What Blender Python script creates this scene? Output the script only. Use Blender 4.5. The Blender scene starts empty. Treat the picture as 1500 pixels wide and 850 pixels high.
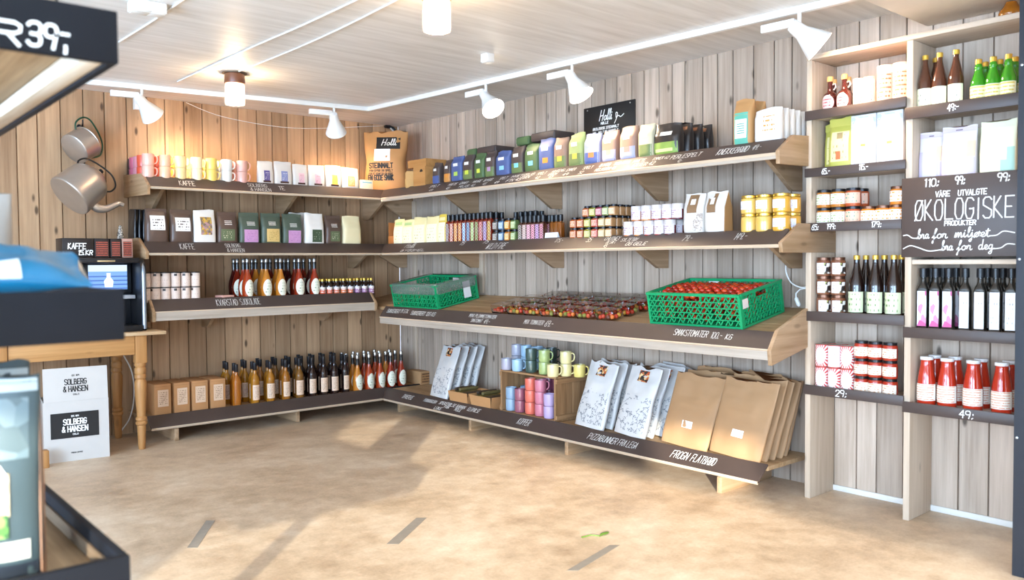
import bpy, bmesh, math, random
from mathutils import Vector, Matrix, noise
random.seed(11)
SC = bpy.context.scene
COL = SC.collection
PI = math.pi
R = math.radians

KWIN = (430, 270, 50); KFILL = 32; KSUN = 11.5; SUNDIR = (1., 1., -.283); KEXP = .66; KLAMP = 18; KSPOT = .42
# ------------------------------------------------------------------ survey of the room
# corner of the two plank walls = origin, wall_back is y = 0, wall_right is x = 0, floor z = 0
CAM = Vector((-4.26505, -6.49632, 1.25626))
FPX = 1218.18
YAW, PIT, ROL = R(49.035), R(1.981), R(-0.4148)
CF = Vector((math.cos(YAW)*math.cos(PIT), math.sin(YAW)*math.cos(PIT), -math.sin(PIT)))
_r = Vector((math.sin(YAW), -math.cos(YAW), 0)); _u = _r.cross(CF)
CR = _r*math.cos(ROL) + _u*math.sin(ROL)
CU = -_r*math.sin(ROL) + _u*math.cos(ROL)
def ray(px, py): return CF + CR*((px-750)/FPX) - CU*((py-425)/FPX)
def at(px, py, ax, v):
    d = ray(px, py); return CAM + d*((v-CAM[ax])/d[ax])
def _solve(px, p0, e):
    k = (px-750)/FPX
    q = p0-CAM
    a = q.dot(CR)-k*q.dot(CF); b = e.dot(CR)-k*e.dot(CF)
    return -a/b
def s1(px, z, d): return _solve(px, Vector((0, -d, z)), Vector((1, 0, 0)))       # X along the back wall
def s2(px, z, d): return _solve(px, Vector((-d, 0, z)), Vector((0, -1, 0)))      # u = -Y along the right wall
def wallpos(w, u, d, z): return Vector((u, -d, z)) if w == 1 else Vector((-d, -u, z))
def wrz(w): return 0.0 if w == 1 else -PI/2
def su(w, px, z, d): return s1(px, z, d) if w == 1 else s2(px, z, d)

# ------------------------------------------------------------------ materials
def lin(h):
    h = h.lstrip('#'); c = [int(h[i:i+2], 16)/255 for i in (0, 2, 4)]
    return tuple((x/12.92 if x <= .04045 else ((x+.055)/1.055)**2.4) for x in c)+(1,)
MATS = {}
def nn(nt, t, **kw):
    n = nt.nodes.new(t)
    for k, v in kw.items():
        if k in n.inputs: n.inputs[k].default_value = v
        else: setattr(n, k, v)
    return n
def newmat(name):
    m = bpy.data.materials.new(name); m.use_nodes = True
    nt = m.node_tree; b = nt.nodes['Principled BSDF']
    return m, nt, b
def mixc(nt, f, a, b, mode='MIX'):
    n = nt.nodes.new('ShaderNodeMix'); n.data_type = 'RGBA'; n.blend_type = mode
    for idx, v in ((0, f), (6, a), (7, b)):
        if hasattr(v, 'is_linked') or hasattr(v, 'links'): nt.links.new(v, n.inputs[idx])
        else: n.inputs[idx].default_value = v
    return n.outputs[2]
def ma(nt, op, a, b=None, c=None):
    n = nt.nodes.new('ShaderNodeMath'); n.operation = op
    for i, v in enumerate((a, b, c)):
        if v is None: continue
        if hasattr(v, 'links'): nt.links.new(v, n.inputs[i])
        else: n.inputs[i].default_value = v
    return n.outputs[0]
def coord(nt, kind='Object', scale=(1, 1, 1), add=None):
    tc = nt.nodes.new('ShaderNodeTexCoord'); mp = nt.nodes.new('ShaderNodeMapping')
    mp.inputs['Scale'].default_value = scale
    src = tc.outputs[kind]
    if add is not None:
        va = nt.nodes.new('ShaderNodeVectorMath'); va.operation = 'ADD'
        nt.links.new(src, va.inputs[0]); nt.links.new(add, va.inputs[1]); src = va.outputs[0]
    nt.links.new(src, mp.inputs[0]); return mp.outputs[0]
def tnoise(nt, vec, scale=5, detail=3, rough=.5):
    n = nn(nt, 'ShaderNodeTexNoise', Scale=scale, Detail=detail, Roughness=rough)
    nt.links.new(vec, n.inputs['Vector']); return n.outputs[0]
def ramp(nt, f, stops):
    n = nt.nodes.new('ShaderNodeValToRGB'); e = n.color_ramp.elements
    while len(e) < len(stops): e.new(.5)
    for i, (p, c) in enumerate(stops):
        e[i].position = p; e[i].color = c if not isinstance(c, (int, float)) else (c, c, c, 1)
    nt.links.new(f, n.inputs[0]); return n.outputs[0]
def bump(nt, b, h, strength=.2, dist=.01):
    n = nn(nt, 'ShaderNodeBump', Strength=strength, Distance=dist)
    nt.links.new(h, n.inputs['Height']); nt.links.new(n.outputs[0], b.inputs['Normal'])
def plain(name, hexc, rough=.5, metal=0., var=.06, vs=12., coat=0., trans=0., ior=1.45, emit=0., bmp=0., bs=60., sss=0., spec=.5):
    if name in MATS: return MATS[name]
    m, nt, b = newmat(name); c = lin(hexc)
    v = tnoise(nt, coord(nt), vs, 3)
    lo = tuple(max(0, x*(1-var)) for x in c[:3])+(1,); hi = tuple(min(1, x*(1+var)) for x in c[:3])+(1,)
    nt.links.new(mixc(nt, v, lo, hi), b.inputs['Base Color'])
    b.inputs['Roughness'].default_value = rough; b.inputs['Metallic'].default_value = metal
    b.inputs['Coat Weight'].default_value = coat; b.inputs['Transmission Weight'].default_value = trans
    b.inputs['IOR'].default_value = ior; b.inputs['Specular IOR Level'].default_value = spec
    if sss: b.inputs['Subsurface Weight'].default_value = sss; b.inputs['Subsurface Radius'].default_value = (.01, .005, .003)
    if emit: b.inputs['Emission Color'].default_value = c; b.inputs['Emission Strength'].default_value = emit
    if bmp: bump(nt, b, tnoise(nt, coord(nt), bs, 4), bmp, .004)
    MATS[name] = m; return m
def wood(name, light, dark, axis='Z', rough=.62, knot=.5, vary=.22, gs=1.0):
    if name in MATS: return MATS[name]
    m, nt, b = newmat(name)
    geo = nt.nodes.new('ShaderNodeNewGeometry'); isl = geo.outputs['Random Per Island']
    cx = nt.nodes.new('ShaderNodeCombineXYZ')
    nt.links.new(ma(nt, 'MULTIPLY', isl, 37.), cx.inputs[0]); nt.links.new(ma(nt, 'MULTIPLY', isl, 91.), cx.inputs[1]); nt.links.new(ma(nt, 'MULTIPLY', isl, 53.), cx.inputs[2])
    def sc(al, ac): return tuple(al if 'XYZ'[i] == axis else ac for i in range(3))
    grain = tnoise(nt, coord(nt, 'Object', sc(1.6*gs, 38*gs), cx.outputs[0]), 1., 6, .62)
    broad = tnoise(nt, coord(nt, 'Object', sc(1.1, 6), cx.outputs[0]), 1., 3, .5)
    f = ma(nt, 'ADD', ma(nt, 'MULTIPLY', grain, .6), ma(nt, 'MULTIPLY', broad, .4))
    c = ramp(nt, f, [(.33, lin(dark)), (.62, lin(light))])
    vo = nt.nodes.new('ShaderNodeTexVoronoi'); vo.feature = 'F1'; vo.inputs['Scale'].default_value = 1.
    nt.links.new(coord(nt, 'Object', sc(4.2, 11.), cx.outputs[0]), vo.inputs['Vector'])
    k = ramp(nt, vo.outputs['Distance'], [(.08, 1.), (.17, 0.)])
    vs_ = nt.nodes.new('ShaderNodeSeparateColor'); nt.links.new(vo.outputs['Color'], vs_.inputs[0])
    kk = ma(nt, 'MULTIPLY', ma(nt, 'MULTIPLY', k, ma(nt, 'GREATER_THAN', vs_.outputs[0], .35)), knot)
    c = mixc(nt, kk, c, tuple(x*.30 for x in lin(dark)[:3])+(1,))
    hs = nt.nodes.new('ShaderNodeHueSaturation'); nt.links.new(c, hs.inputs['Color'])
    nt.links.new(ma(nt, 'ADD', ma(nt, 'MULTIPLY', isl, vary), 1-vary*.55), hs.inputs['Value'])
    nt.links.new(hs.outputs[0], b.inputs['Base Color'])
    b.inputs['Roughness'].default_value = rough; b.inputs['Specular IOR Level'].default_value = .35
    bump(nt, b, f, .12, .004)
    MATS[name] = m; return m
def printed(name, base, ink, rows=9, amount=.5, margin=.12, rough=.55, top=None, topc=None):
    """a printed label: rows of broken ink marks inside a margin; optional coloured band above height `top`"""
    if name in MATS: return MATS[name]
    m, nt, b = newmat(name)
    tc = nt.nodes.new('ShaderNodeTexCoord'); sp = nt.nodes.new('ShaderNodeSeparateXYZ'); nt.links.new(tc.outputs['Generated'], sp.inputs[0])
    x, z = sp.outputs[0], sp.outputs[2]
    zr = ma(nt, 'MULTIPLY', z, float(rows)); fr = ma(nt, 'FRACT', zr); row = ma(nt, 'FLOOR', zr)
    cx = nt.nodes.new('ShaderNodeCombineXYZ'); nt.links.new(ma(nt, 'MULTIPLY', x, 13.), cx.inputs[0]); nt.links.new(ma(nt, 'MULTIPLY', row, 7.3), cx.inputs[1])
    n1 = tnoise(nt, cx.outputs[0], 1., 1, .5)
    a = ma(nt, 'MULTIPLY', ma(nt, 'GREATER_THAN', fr, .35), ma(nt, 'LESS_THAN', fr, .75))
    a = ma(nt, 'MULTIPLY', a, ma(nt, 'GREATER_THAN', n1, 1-amount))
    for v in (x, z):
        a = ma(nt, 'MULTIPLY', a, ma(nt, 'MULTIPLY', ma(nt, 'GREATER_THAN', v, margin), ma(nt, 'LESS_THAN', v, 1-margin)))
    c = mixc(nt, a, lin(base), lin(ink))
    if top is not None: c = mixc(nt, ma(nt, 'GREATER_THAN', z, top), c, lin(topc))
    nt.links.new(c, b.inputs['Base Color']); b.inputs['Roughness'].default_value = rough
    MATS[name] = m; return m
def sketch(name, base, ink, scale=14., width=.035, rough=.55, fade=None):
    """ink drawing: thin contour lines of a noise field on a paper base"""
    if name in MATS: return MATS[name]
    m, nt, b = newmat(name)
    v = coord(nt)
    n1 = tnoise(nt, v, scale, 4, .6); n2 = tnoise(nt, v, scale*.3, 2, .5)
    l = ma(nt, 'LESS_THAN', ma(nt, 'ABSOLUTE', ma(nt, 'SUBTRACT', n1, .5)), width)
    l = ma(nt, 'MULTIPLY', l, ma(nt, 'GREATER_THAN', n2, .42))
    nt.links.new(mixc(nt, l, lin(base), lin(ink)), b.inputs['Base Color']); b.inputs['Roughness'].default_value = rough
    MATS[name] = m; return m
def patches(name, cols, scale=16., rough=.5, kind='Object', stretch=(1, 1, 1)):
    """blocks of several printed colours"""
    if name in MATS: return MATS[name]
    m, nt, b = newmat(name)
    vo = nt.nodes.new('ShaderNodeTexVoronoi'); vo.inputs['Scale'].default_value = scale
    nt.links.new(coord(nt, kind, stretch), vo.inputs['Vector'])
    sp = nt.nodes.new('ShaderNodeSeparateColor'); nt.links.new(vo.outputs['Color'], sp.inputs[0])
    r = nt.nodes.new('ShaderNodeValToRGB'); r.color_ramp.interpolation = 'CONSTANT'
    e = r.color_ramp.elements
    while len(e) < len(cols): e.new(.5)
    for i, c in enumerate(cols): e[i].position = i/len(cols); e[i].color = lin(c)
    nt.links.new(sp.outputs[0], r.inputs[0]); nt.links.new(r.outputs[0], b.inputs['Base Color']); b.inputs['Roughness'].default_value = rough
    MATS[name] = m; return m
def zigzag(name, c1, c2, base, rows=6):
    """chevron print for the hot-sauce labels"""
    if name in MATS: return MATS[name]
    m, nt, b = newmat(name)
    tc = nt.nodes.new('ShaderNodeTexCoord'); sp = nt.nodes.new('ShaderNodeSeparateXYZ'); nt.links.new(tc.outputs['Generated'], sp.inputs[0])
    zz = ma(nt, 'ADD', ma(nt, 'MULTIPLY', sp.outputs[2], float(rows)), ma(nt, 'ABSOLUTE', ma(nt, 'SUBTRACT', ma(nt, 'MULTIPLY', sp.outputs[0], 2.), 1.)))
    f = ma(nt, 'FRACT', zz)
    c = mixc(nt, ma(nt, 'GREATER_THAN', f, .45), lin(c1), lin(c2))
    c = mixc(nt, ma(nt, 'GREATER_THAN', f, .8), c, lin(base))
    nt.links.new(c, b.inputs['Base Color']); b.inputs['Roughness'].default_value = .4
    MATS[name] = m; return m
def clear(name, tint='ffffff', gloss=.14, rough=.05, haze=0., ior=1.35):
    """thin clear plastic film or glass"""
    if name in MATS: return MATS[name]
    m = bpy.data.materials.new(name); m.use_nodes = True; nt = m.node_tree; nt.nodes.clear()
    o = nt.nodes.new('ShaderNodeOutputMaterial'); t = nt.nodes.new('ShaderNodeBsdfTransparent'); g = nt.nodes.new('ShaderNodeBsdfGlossy')
    t.inputs[0].default_value = lin(tint); g.inputs['Roughness'].default_value = rough
    fr = nn(nt, 'ShaderNodeFresnel', IOR=ior)
    mx = nt.nodes.new('ShaderNodeMixShader')
    nt.links.new(ma(nt, 'ADD', ma(nt, 'MULTIPLY', fr.outputs[0], 1.), gloss), mx.inputs[0])
    src = t.outputs[0]
    if haze:
        tl = nt.nodes.new('ShaderNodeBsdfTranslucent'); df = nt.nodes.new('ShaderNodeBsdfDiffuse'); m1 = nt.nodes.new('ShaderNodeMixShader'); m2 = nt.nodes.new('ShaderNodeMixShader')
        m1.inputs[0].default_value = .5; m2.inputs[0].default_value = haze
        nt.links.new(tl.outputs[0], m1.inputs[1]); nt.links.new(df.outputs[0], m1.inputs[2]); nt.links.new(t.outputs[0], m2.inputs[1]); nt.links.new(m1.outputs[0], m2.inputs[2]); src = m2.outputs[0]
    nt.links.new(src, mx.inputs[1]); nt.links.new(g.outputs[0], mx.inputs[2]); nt.links.new(mx.outputs[0], o.inputs[0])
    MATS[name] = m; return m

# ------------------------------------------------------------------ mesh building
class MB:
    def __init__(s): s.v = []; s.f = []
    def add(s, vs, fs):
        b = len(s.v); s.v += [Vector(p) for p in vs]; s.f += [tuple(b+i for i in f) for f in fs]; return s
    def box(s, x0, x1, y0, y1, z0, z1, M=None):
        p = [Vector((x, y, z)) for z in (z0, z1) for y in (y0, y1) for x in (x0, x1)]
        if M is not None: p = [M @ q for q in p]
        return s.add(p, [(0, 2, 3, 1), (4, 5, 7, 6), (0, 1, 5, 4), (2, 6, 7, 3), (0, 4, 6, 2), (1, 3, 7, 5)])
    def loft(s, rings, cap=True, closed=True):
        n = len(rings[0]); vs = [p for r in rings for p in r]; fs = []
        for i in range(len(rings)-1):
            for j in range(n if closed else n-1):
                k = (j+1) % n
                fs.append((i*n+j, i*n+k, (i+1)*n+k, (i+1)*n+j))
        if cap: fs.append(tuple(reversed(range(n)))); fs.append(tuple((len(rings)-1)*n+j for j in range(n)))
        return s.add(vs, fs)
    def prism(s, poly, f, a, b):
        """poly of 2-D points swept from a to b; f(p, q, t) -> 3-D"""
        return s.loft([[f(p, q, a) for p, q in poly], [f(p, q, b) for p, q in poly]])
    def lathe(s, prof, seg=20, c=(0, 0), cap=True):
        rings = [[(c[0]+r*math.cos(2*PI*j/seg), c[1]+r*math.sin(2*PI*j/seg), z) for j in range(seg)] for r, z in prof]
        return s.loft(rings, cap)
    def tube(s, pts, r, seg=8, cap=True):
        pts = [Vector(p) for p in pts]; rings = []
        rr = r if isinstance(r, (list, tuple)) else [r]*len(pts)
        t0 = (pts[1]-pts[0]).normalized(); up = Vector((0, 0, 1)) if abs(t0.z) < .9 else Vector((1, 0, 0))
        n = t0.cross(up).normalized()
        for i, p in enumerate(pts):
            t = (pts[min(i+1, len(pts)-1)]-pts[max(i-1, 0)]).normalized()
            n = (n-t*n.dot(t)).normalized(); b = t.cross(n)
            rings.append([p+(n*math.cos(2*PI*j/seg)+b*math.sin(2*PI*j/seg))*rr[i] for j in range(seg)])
        return s.loft(rings, cap)
    def ball(s, c, r, seg=12, rings=8, sc=(1, 1, 1)):
        c = Vector(c); R_ = [[c+Vector((math.sin(PI*i/rings)*math.cos(2*PI*j/seg)*r*sc[0], math.sin(PI*i/rings)*math.sin(2*PI*j/seg)*r*sc[1], -math.cos(PI*i/rings)*r*sc[2])) for j in range(seg)] for i in range(1, rings)]
        b = len(s.v); s.loft(R_, False)
        lo = len(s.v); s.v += [c-Vector((0, 0, r*sc[2])), c+Vector((0, 0, r*sc[2]))]
        for j in range(seg):
            k = (j+1) % seg
            s.f.append((lo, b+k, b+j)); s.f.append((lo+1, b+(rings-2)*seg+j, b+(rings-2)*seg+k))
        return s
    def grid(s, P):
        n = len(P[0]); vs = [p for r in P for p in r]
        return s.add(vs, [(i*n+j, i*n+j+1, (i+1)*n+j+1, (i+1)*n+j) for i in range(len(P)-1) for j in range(n-1)])
    def mesh(s, name, mat, smooth=35, bevel=0, origin=None, seg=2):
        me = bpy.data.meshes.new(name)
        o = Vector(origin) if origin is not None else Vector((0, 0, 0))
        me.from_pydata([tuple(p-o) for p in s.v], [], s.f)
        bm = bmesh.new(); bm.from_mesh(me)
        bmesh.ops.recalc_face_normals(bm, faces=bm.faces)
        if bevel:
            es = [e for e in bm.edges if len(e.link_faces) == 2 and e.calc_face_angle(0) > R(35)]
            bmesh.ops.bevel(bm, geom=es, offset=bevel, segments=seg, profile=.5, affect='EDGES', clamp_overlap=True)
        bm.to_mesh(me); bm.free()
        if smooth:
            me.polygons.foreach_set('use_smooth', [True]*len(me.polygons)); me.set_sharp_from_angle(angle=R(smooth))
        if mat is not None: me.materials.append(mat)
        me.update(); return me
CACHE = {}
def mk(key, mat, fn, **kw):
    k = (key, mat.name if mat else '')
    if k not in CACHE:
        b = MB(); fn(b); CACHE[k] = b.mesh(str(key)[:40], mat, **kw)
    return CACHE[k]
def obj(name, me, parent=None, loc=None, rot=None):
    o = bpy.data.objects.new(name, me); COL.objects.link(o)
    if parent is not None: o.parent = parent
    if loc is not None: o.location = loc
    if rot is not None: o.rotation_euler = rot
    return o
def thing(name, label, cat, loc=(0, 0, 0), rot=(0, 0, 0), group=None):
    o = bpy.data.objects.new(name, None); COL.objects.link(o); o.empty_display_size = .05
    o.location = loc; o.rotation_euler = rot; o['label'] = label; o['category'] = cat
    if group: o['group'] = group
    return o
def tag(o, label, cat, group=None, kind=None):
    if label: o['label'] = label
    if cat: o['category'] = cat
    if group: o['group'] = group
    if kind: o['kind'] = kind
    return o
def struct(name, me): 
    o = obj(name, me); o['kind'] = 'structure'; return o
def spawn(name, parts, label, cat, loc, rz=0., group=None, rx=0., ry=0.):
    """one thing: an Empty at its base, a fresh object for every part and sub-part (mesh data shared)"""
    r = thing(name, label, cat, loc, (rx, ry, rz), group)
    for p in parts:
        o = obj(p[0], p[1], r)
        for q in (p[2] if len(p) > 2 else ()): obj(q[0], q[1], o)
    return r
ORD = 'first second third fourth fifth sixth seventh eighth ninth tenth eleventh twelfth thirteenth fourteenth fifteenth sixteenth'.split()
ROW = ['front row', 'second row back', 'third row back', 'fourth row back']

# ------------------------------------------------------------------ chalk lettering (single-stroke alphabet)
G = {'A': '002840 1333', 'B': '0008 082837352404 2443413000', 'C': '4738180601103041', 'D': '0008 082846422000', 'E': '48080040 0434', 'F': '480800 0434',
 'G': '473818060210304244 4424', 'H': '0008 4048 0444', 'I': '1018', 'J': '3831201001', 'K': '0008 3804 0440', 'L': '080040', 'M': '0008234840', 'N': '00084048',
 'O': '180602103042463818', 'P': '0008 083847453404', 'Q': '180602103042463818 2240', 'R': '0008 083847453404 2440', 'S': '47381807054341301001', 'T': '2028 0848',
 'U': '080210304248', 'V': '082048', 'W': '0810253048', 'X': '0048 0840', 'Y': '082448 2420', 'Z': '08480040', 'Å': '002740 1333 1929', 'Ø': '180602103042463818 0048',
 '0': '180602103042463818', '1': '172820', '2': '06183847450040', '3': '0718384745341434 344341301001', '4': '30380343', '5': '4808053544413000', '6': '38150210304143341403',
 '7': '084810', '8': '1807051434434130100103143445473818', '9': '45341405071838474530', '&': '4016172837360301102043', ',': '1100', '.': '0001', ';': '1415 1100', ':': '1112 1516', '-': '0434', ' ': ''}
def strokes(text):
    out = []; x = 0.
    for ch in text:
        g = G.get(ch, '')
        w = 2. if ch in 'I1' else (1.5 if ch in ',.;:' else 4.)
        if ch == ' ': x += 3.; continue
        for st in g.split(): out.append([(x+int(st[i])*1., float(st[i+1])) for i in range(0, len(st), 2)])
        x += w+1.3
    return out, max(x-1.3, .1)
CUR = {'b': ([(0, 0), (1.5, 4), (2.5, 8), (2, 9), (1.2, 7), (1.2, 1), (2, 0), (3.2, 1), (3.2, 3), (2.4, 3.4), (3.8, 3.2)], 3.8),
 'r': ([(0, 1), (.8, 3.8), (1, 4.2), (1.4, 3.6), (2.2, 3.7), (2, 1), (2.6, 0), (3.4, .8)], 3.4),
 'a': ([(2.8, 3.6), (1.6, 4), (.5, 2.6), (.6, .7), (1.6, 0), (2.7, 2), (2.9, 3.6), (2.8, 1), (3.3, 0), (4, .8)], 4.),
 'f': ([(0, .5), (1.6, 4), (2.6, 8), (2.1, 8.8), (1.5, 6), (.8, -3.5), (.2, -4), (.7, -2), (2.2, .8), (2.8, 1)], 2.8),
 'o': ([(1.8, 4), (.6, 3), (.5, 1), (1.5, 0), (2.7, 1.2), (2.7, 3.2), (1.8, 4), (2.6, 3.4), (3.6, 3.6)], 3.6),
 'ø': ([(1.8, 4), (.6, 3), (.5, 1), (1.5, 0), (2.7, 1.2), (2.7, 3.2), (1.8, 4), (2.6, 3.4), (3.6, 3.6)], 3.6),
 'm': ([(0, 0), (.6, 4), (.7, 0), (1.6, 3.8), (2.1, 3.6), (2.1, 0), (3, 3.8), (3.6, 3.6), (3.6, .6), (4, 0), (4.6, .8)], 4.6),
 'i': ([(0, .8), (.8, 4), (.8, .8), (1.2, 0), (1.9, .8)], 1.9), 'l': ([(0, .5), (1.6, 5), (2, 8.6), (1.4, 9), (1, 7), (1, 1), (1.5, 0), (2.2, .8)], 2.2),
 'j': ([(0, .8), (1, 4), (.9, -2), (.3, -4), (-.4, -3), (1, -.5), (2, .8)], 2.), 'e': ([(0, .8), (1.6, 1.8), (2.2, 3.2), (1.5, 4), (.6, 3), (.7, .8), (1.6, 0), (2.8, .8)], 2.8),
 't': ([(0, .8), (1.2, 7), (1, 1), (1.6, 0), (2.4, .8)], 2.4), 'd': ([(2.6, 3.6), (1.5, 4), (.5, 2.6), (.6, .7), (1.6, 0), (2.6, 2), (3.1, 8.6), (2.7, 1), (3.2, 0), (4, .8)], 4.),
 'g': ([(2.6, 3.6), (1.5, 4), (.5, 2.6), (.6, .9), (1.6, .3), (2.6, 2), (2.7, 3.8), (2.5, -2.5), (1.5, -4), (.6, -3), (2.4, -.6), (4, .8)], 4.)}
def catmull(p, n=5):
    if len(p) < 3: return p
    q = [p[0]]+list(p)+[p[-1]]; out = []
    for i in range(1, len(q)-2):
        for k in range(n):
            t = k/n; a, b, c, d = q[i-1:i+3]
            out.append(tuple(.5*(2*b[j]+(c[j]-a[j])*t+(2*a[j]-5*b[j]+4*c[j]-d[j])*t*t+(3*b[j]-a[j]-3*c[j]+d[j])*t**3) for j in (0, 1)))
    return out+[p[-1]]
def script(text):
    out = []; x = 0.
    for ch in text:
        if ch == ' ': x += 3.; continue
        if ch == 'H':
            out += [[(x, 0), (x+1, 8.8)], [(x+4.6, 9), (x+3.4, 0)], [(x+.3, 4), (x+4.2, 4.6)]]; x += 5.; continue
        p, w = CUR[ch]
        out.append(catmull([(x+a, b) for a, b in p]))
        if ch in 'ij': out.append([(x+.9, 5.6), (x+1.1, 6)])
        if ch == 't': out.append([(x, 5), (x+2.3, 5.3)])
        if ch == 'ø': out.append([(x+.3, -.5), (x+3, 4.8)])
        x += w
    return out, x
def write(mb, st, width, a0, a1, b0, h, fmap, lw, slant=.12, cap=8., jit=.10, fit=True):
    """strokes -> thin chalk ribbons; a0..a1 is the width to fill, b0 the baseline, h the cap height; fmap(a, b) -> 3-D on the surface"""
    sx = (a1-a0)/(width+slant*cap*.5) if fit else h/cap
    rnd = random.Random(len(st)*7+int(a0*1000))
    for s in st:
        o = (rnd.uniform(-jit, jit), rnd.uniform(-jit, jit)*1.6)
        P = [(a0+(p[0]+o[0]+slant*p[1])*sx, b0+(p[1]+o[1])*h/cap) for p in s]
        # split at sharp turns, then one continuous ribbon per piece, each piece a hair above the last
        Q = [P[0]]
        for p in P[1:]:
            if math.hypot(p[0]-Q[-1][0], p[1]-Q[-1][1]) > 1e-6: Q.append(p)
        pieces = [[Q[0]]]
        for i in range(1, len(Q)):
            pieces[-1].append(Q[i])
            if i < len(Q)-1:
                ax, ay = Q[i][0]-Q[i-1][0], Q[i][1]-Q[i-1][1]; bx, by = Q[i+1][0]-Q[i][0], Q[i+1][1]-Q[i][1]
                if ax*bx+ay*by < .15*math.hypot(ax, ay)*math.hypot(bx, by): pieces.append([Q[i]])
        for pc in pieces:
            if len(pc) < 2: continue
            write.k += 1
            L_, R_ = [], []
            for i, (x, y) in enumerate(pc):
                a, b = pc[max(0, i-1)], pc[min(len(pc)-1, i+1)]
                dx, dy = b[0]-a[0], b[1]-a[1]; l = math.hypot(dx, dy) or 1e-9; dx /= l; dy /= l
                if i == 0: x -= dx*lw*.4; y -= dy*lw*.4
                if i == len(pc)-1: x += dx*lw*.4; y += dy*lw*.4
                for arr, s_ in ((L_, 1), (R_, -1)):
                    px_, py_ = x-dy*lw/2*s_, y+dx*lw/2*s_
                    p = Vector(fmap(px_, py_)); e = 1e-3
                    n = (Vector(fmap(px_+e, py_))-p).cross(Vector(fmap(px_, py_+e))-p).normalized()
                    arr.append(p+n*(.00004*(write.k % 14)))
            mb.grid([L_, R_])
    return mb
write.k = 0
CHALK = plain('chalk', 'f2efe9', .9, var=.08, vs=90)

# ------------------------------------------------------------------ materials of the place
WALLW = wood('wall_planks_warmlit', 'c19c78', '9a7656', 'Z', .6, .95, .36)  # same wood as the right wall, warm lamplight put into the colour
WALLR = wood('wall_planks_daylit', 'cab6a4', 'a38e7b', 'Z', .6, .95, .36)  # same wood as the back wall, cooler daylight put into the colour
SHELFX = wood('shelf_wood_x', 'c2a07a', '9a7850', 'X', .6, .35, .12)
UNITZ = wood('unit_wood_z', 'd2bea8', 'b79f87', 'Z', .6, .5, .12)
UNITX = wood('unit_wood_x', 'd6c3af', 'bba48d', 'X', .6, .4, .12)
PINE = wood('pine', 'c08c56', '9c6a3a', 'Z', .45, .3, .12)
PINEX = wood('pine_x', 'c4925c', '9f6d3c', 'X', .45, .3, .12)
PINEY = wood('plank_end', 'bb9a7a', '94734f', 'Y', .5, .4, .12)
BOARD = plain('chalkboard_paint', '493c37', .42, var=.12, vs=5, bmp=.03)
EDGE = plain('board_raw_edge', 'cdb89f', .7)
NAVY = plain('dark_board_paint', '15171d', .62, var=.25, vs=9, bmp=.05, spec=.25)
WHITEP = plain('white_enamel', 'eceae6', .35)
BLACK = plain('black_plastic', '17171a', .35)
STEEL = plain('brushed_steel', 'b9bcc0', .28, 1., var=.1, vs=30)

def make_concrete():
    m, nt, b = newmat('floor_concrete')
    v = coord(nt)
    a = tnoise(nt, v, 1.6, 8, .68); c = tnoise(nt, v, 9., 6, .7); d = tnoise(nt, v, 70., 3, .6)
    f = ma(nt, 'ADD', ma(nt, 'MULTIPLY', a, .55), ma(nt, 'ADD', ma(nt, 'MULTIPLY', c, .33), ma(nt, 'MULTIPLY', d, .12)))
    nt.links.new(ramp(nt, f, [(.36, lin('a58a6e')), (.5, lin('cbb194')), (.62, lin('dfcbb2'))]), b.inputs['Base Color'])
    nt.links.new(ramp(nt, c, [(.3, .34), (.7, .56)]), b.inputs['Roughness'])
    bump(nt, b, c, .06, .01); return m
def make_ceiling():
    m, nt, b = newmat('whitewashed_concrete')
    v = coord(nt); sp = nt.nodes.new('ShaderNodeSeparateXYZ'); nt.links.new(v, sp.inputs[0])
    st = coord(nt, 'Object', (1.2, 14, 1))
    a = tnoise(nt, st, 1.5, 5, .6); c = tnoise(nt, v, 45., 4, .7)
    nt.links.new(ramp(nt, a, [(.3, lin('d9d4ce')), (.65, lin('eeeae6'))]), b.inputs['Base Color'])
    b.inputs['Roughness'].default_value = .5
    seam = ma(nt, 'LESS_THAN', ma(nt, 'PINGPONG', ma(nt, 'ADD', sp.outputs[1], .03), .13), .004)
    pits = ma(nt, 'GREATER_THAN', c, .68)
    h = ma(nt, 'SUBTRACT', ma(nt, 'MULTIPLY', a, .4), ma(nt, 'ADD', ma(nt, 'MULTIPLY', seam, .7), ma(nt, 'MULTIPLY', pits, .5)))
    bump(nt, b, h, .55, .006); return m
CONC = make_concrete(); CEIL = make_ceiling()

# ------------------------------------------------------------------ the setting
X0, Y0, H = -6.8, -12.0, 2.5
struct('floor', MB().box(X0-.2, .2, Y0-.2, .2, -.12, 0).mesh('floor', CONC))
struct('ceiling', MB().box(X0-.2, .2, Y0-.2, .2, H, H+.12).mesh('ceiling', CEIL))
def plank_wall(name, mat, length, f, wmin, wmax, seed):
    rnd = random.Random(seed); mb = MB(); u = 0.
    while u < length:
        w = rnd.uniform(wmin, wmax); g = .0042
        mb.prism([(u+g, 0), (u+w-g, 0), (u+w-g+.001, .014), (u+w, .016), (u+w, .024), (u, .024), (u, .016), (u+g-.001, .014)], f, 0., H); u += w
    return struct(name, mb.mesh(name, mat, 0))
plank_wall('wall_back', WALLW, 6.8, lambda p, q, t: (-p, q, t), .125, .155, 3)
plank_wall('wall_right', WALLR, 12.0, lambda p, q, t: (q, -p, t), .10, .14, 5)
PLAST = plain('white_plaster', 'e2ded8', .8, bmp=.05)
WINS = [(-11.6, -6.6), (-5.6, -3.4), (-3.0, -1.1)]
SUN_BLOCKERS = [[(-11.59, -10.46, 1.77), (-10.455, -9.74, 2.10), (-9.735, -6.61, 1.77)], [(-5.59, -3.41, .27)], [(-2.99, -1.11, .27)]]  # unseen panels added outside the panes to cut the sun into patches
wl = MB().box(X0-.15, X0, Y0, 0, 0, .25).box(X0-.15, X0, Y0, 0, 2.2, H)
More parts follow.
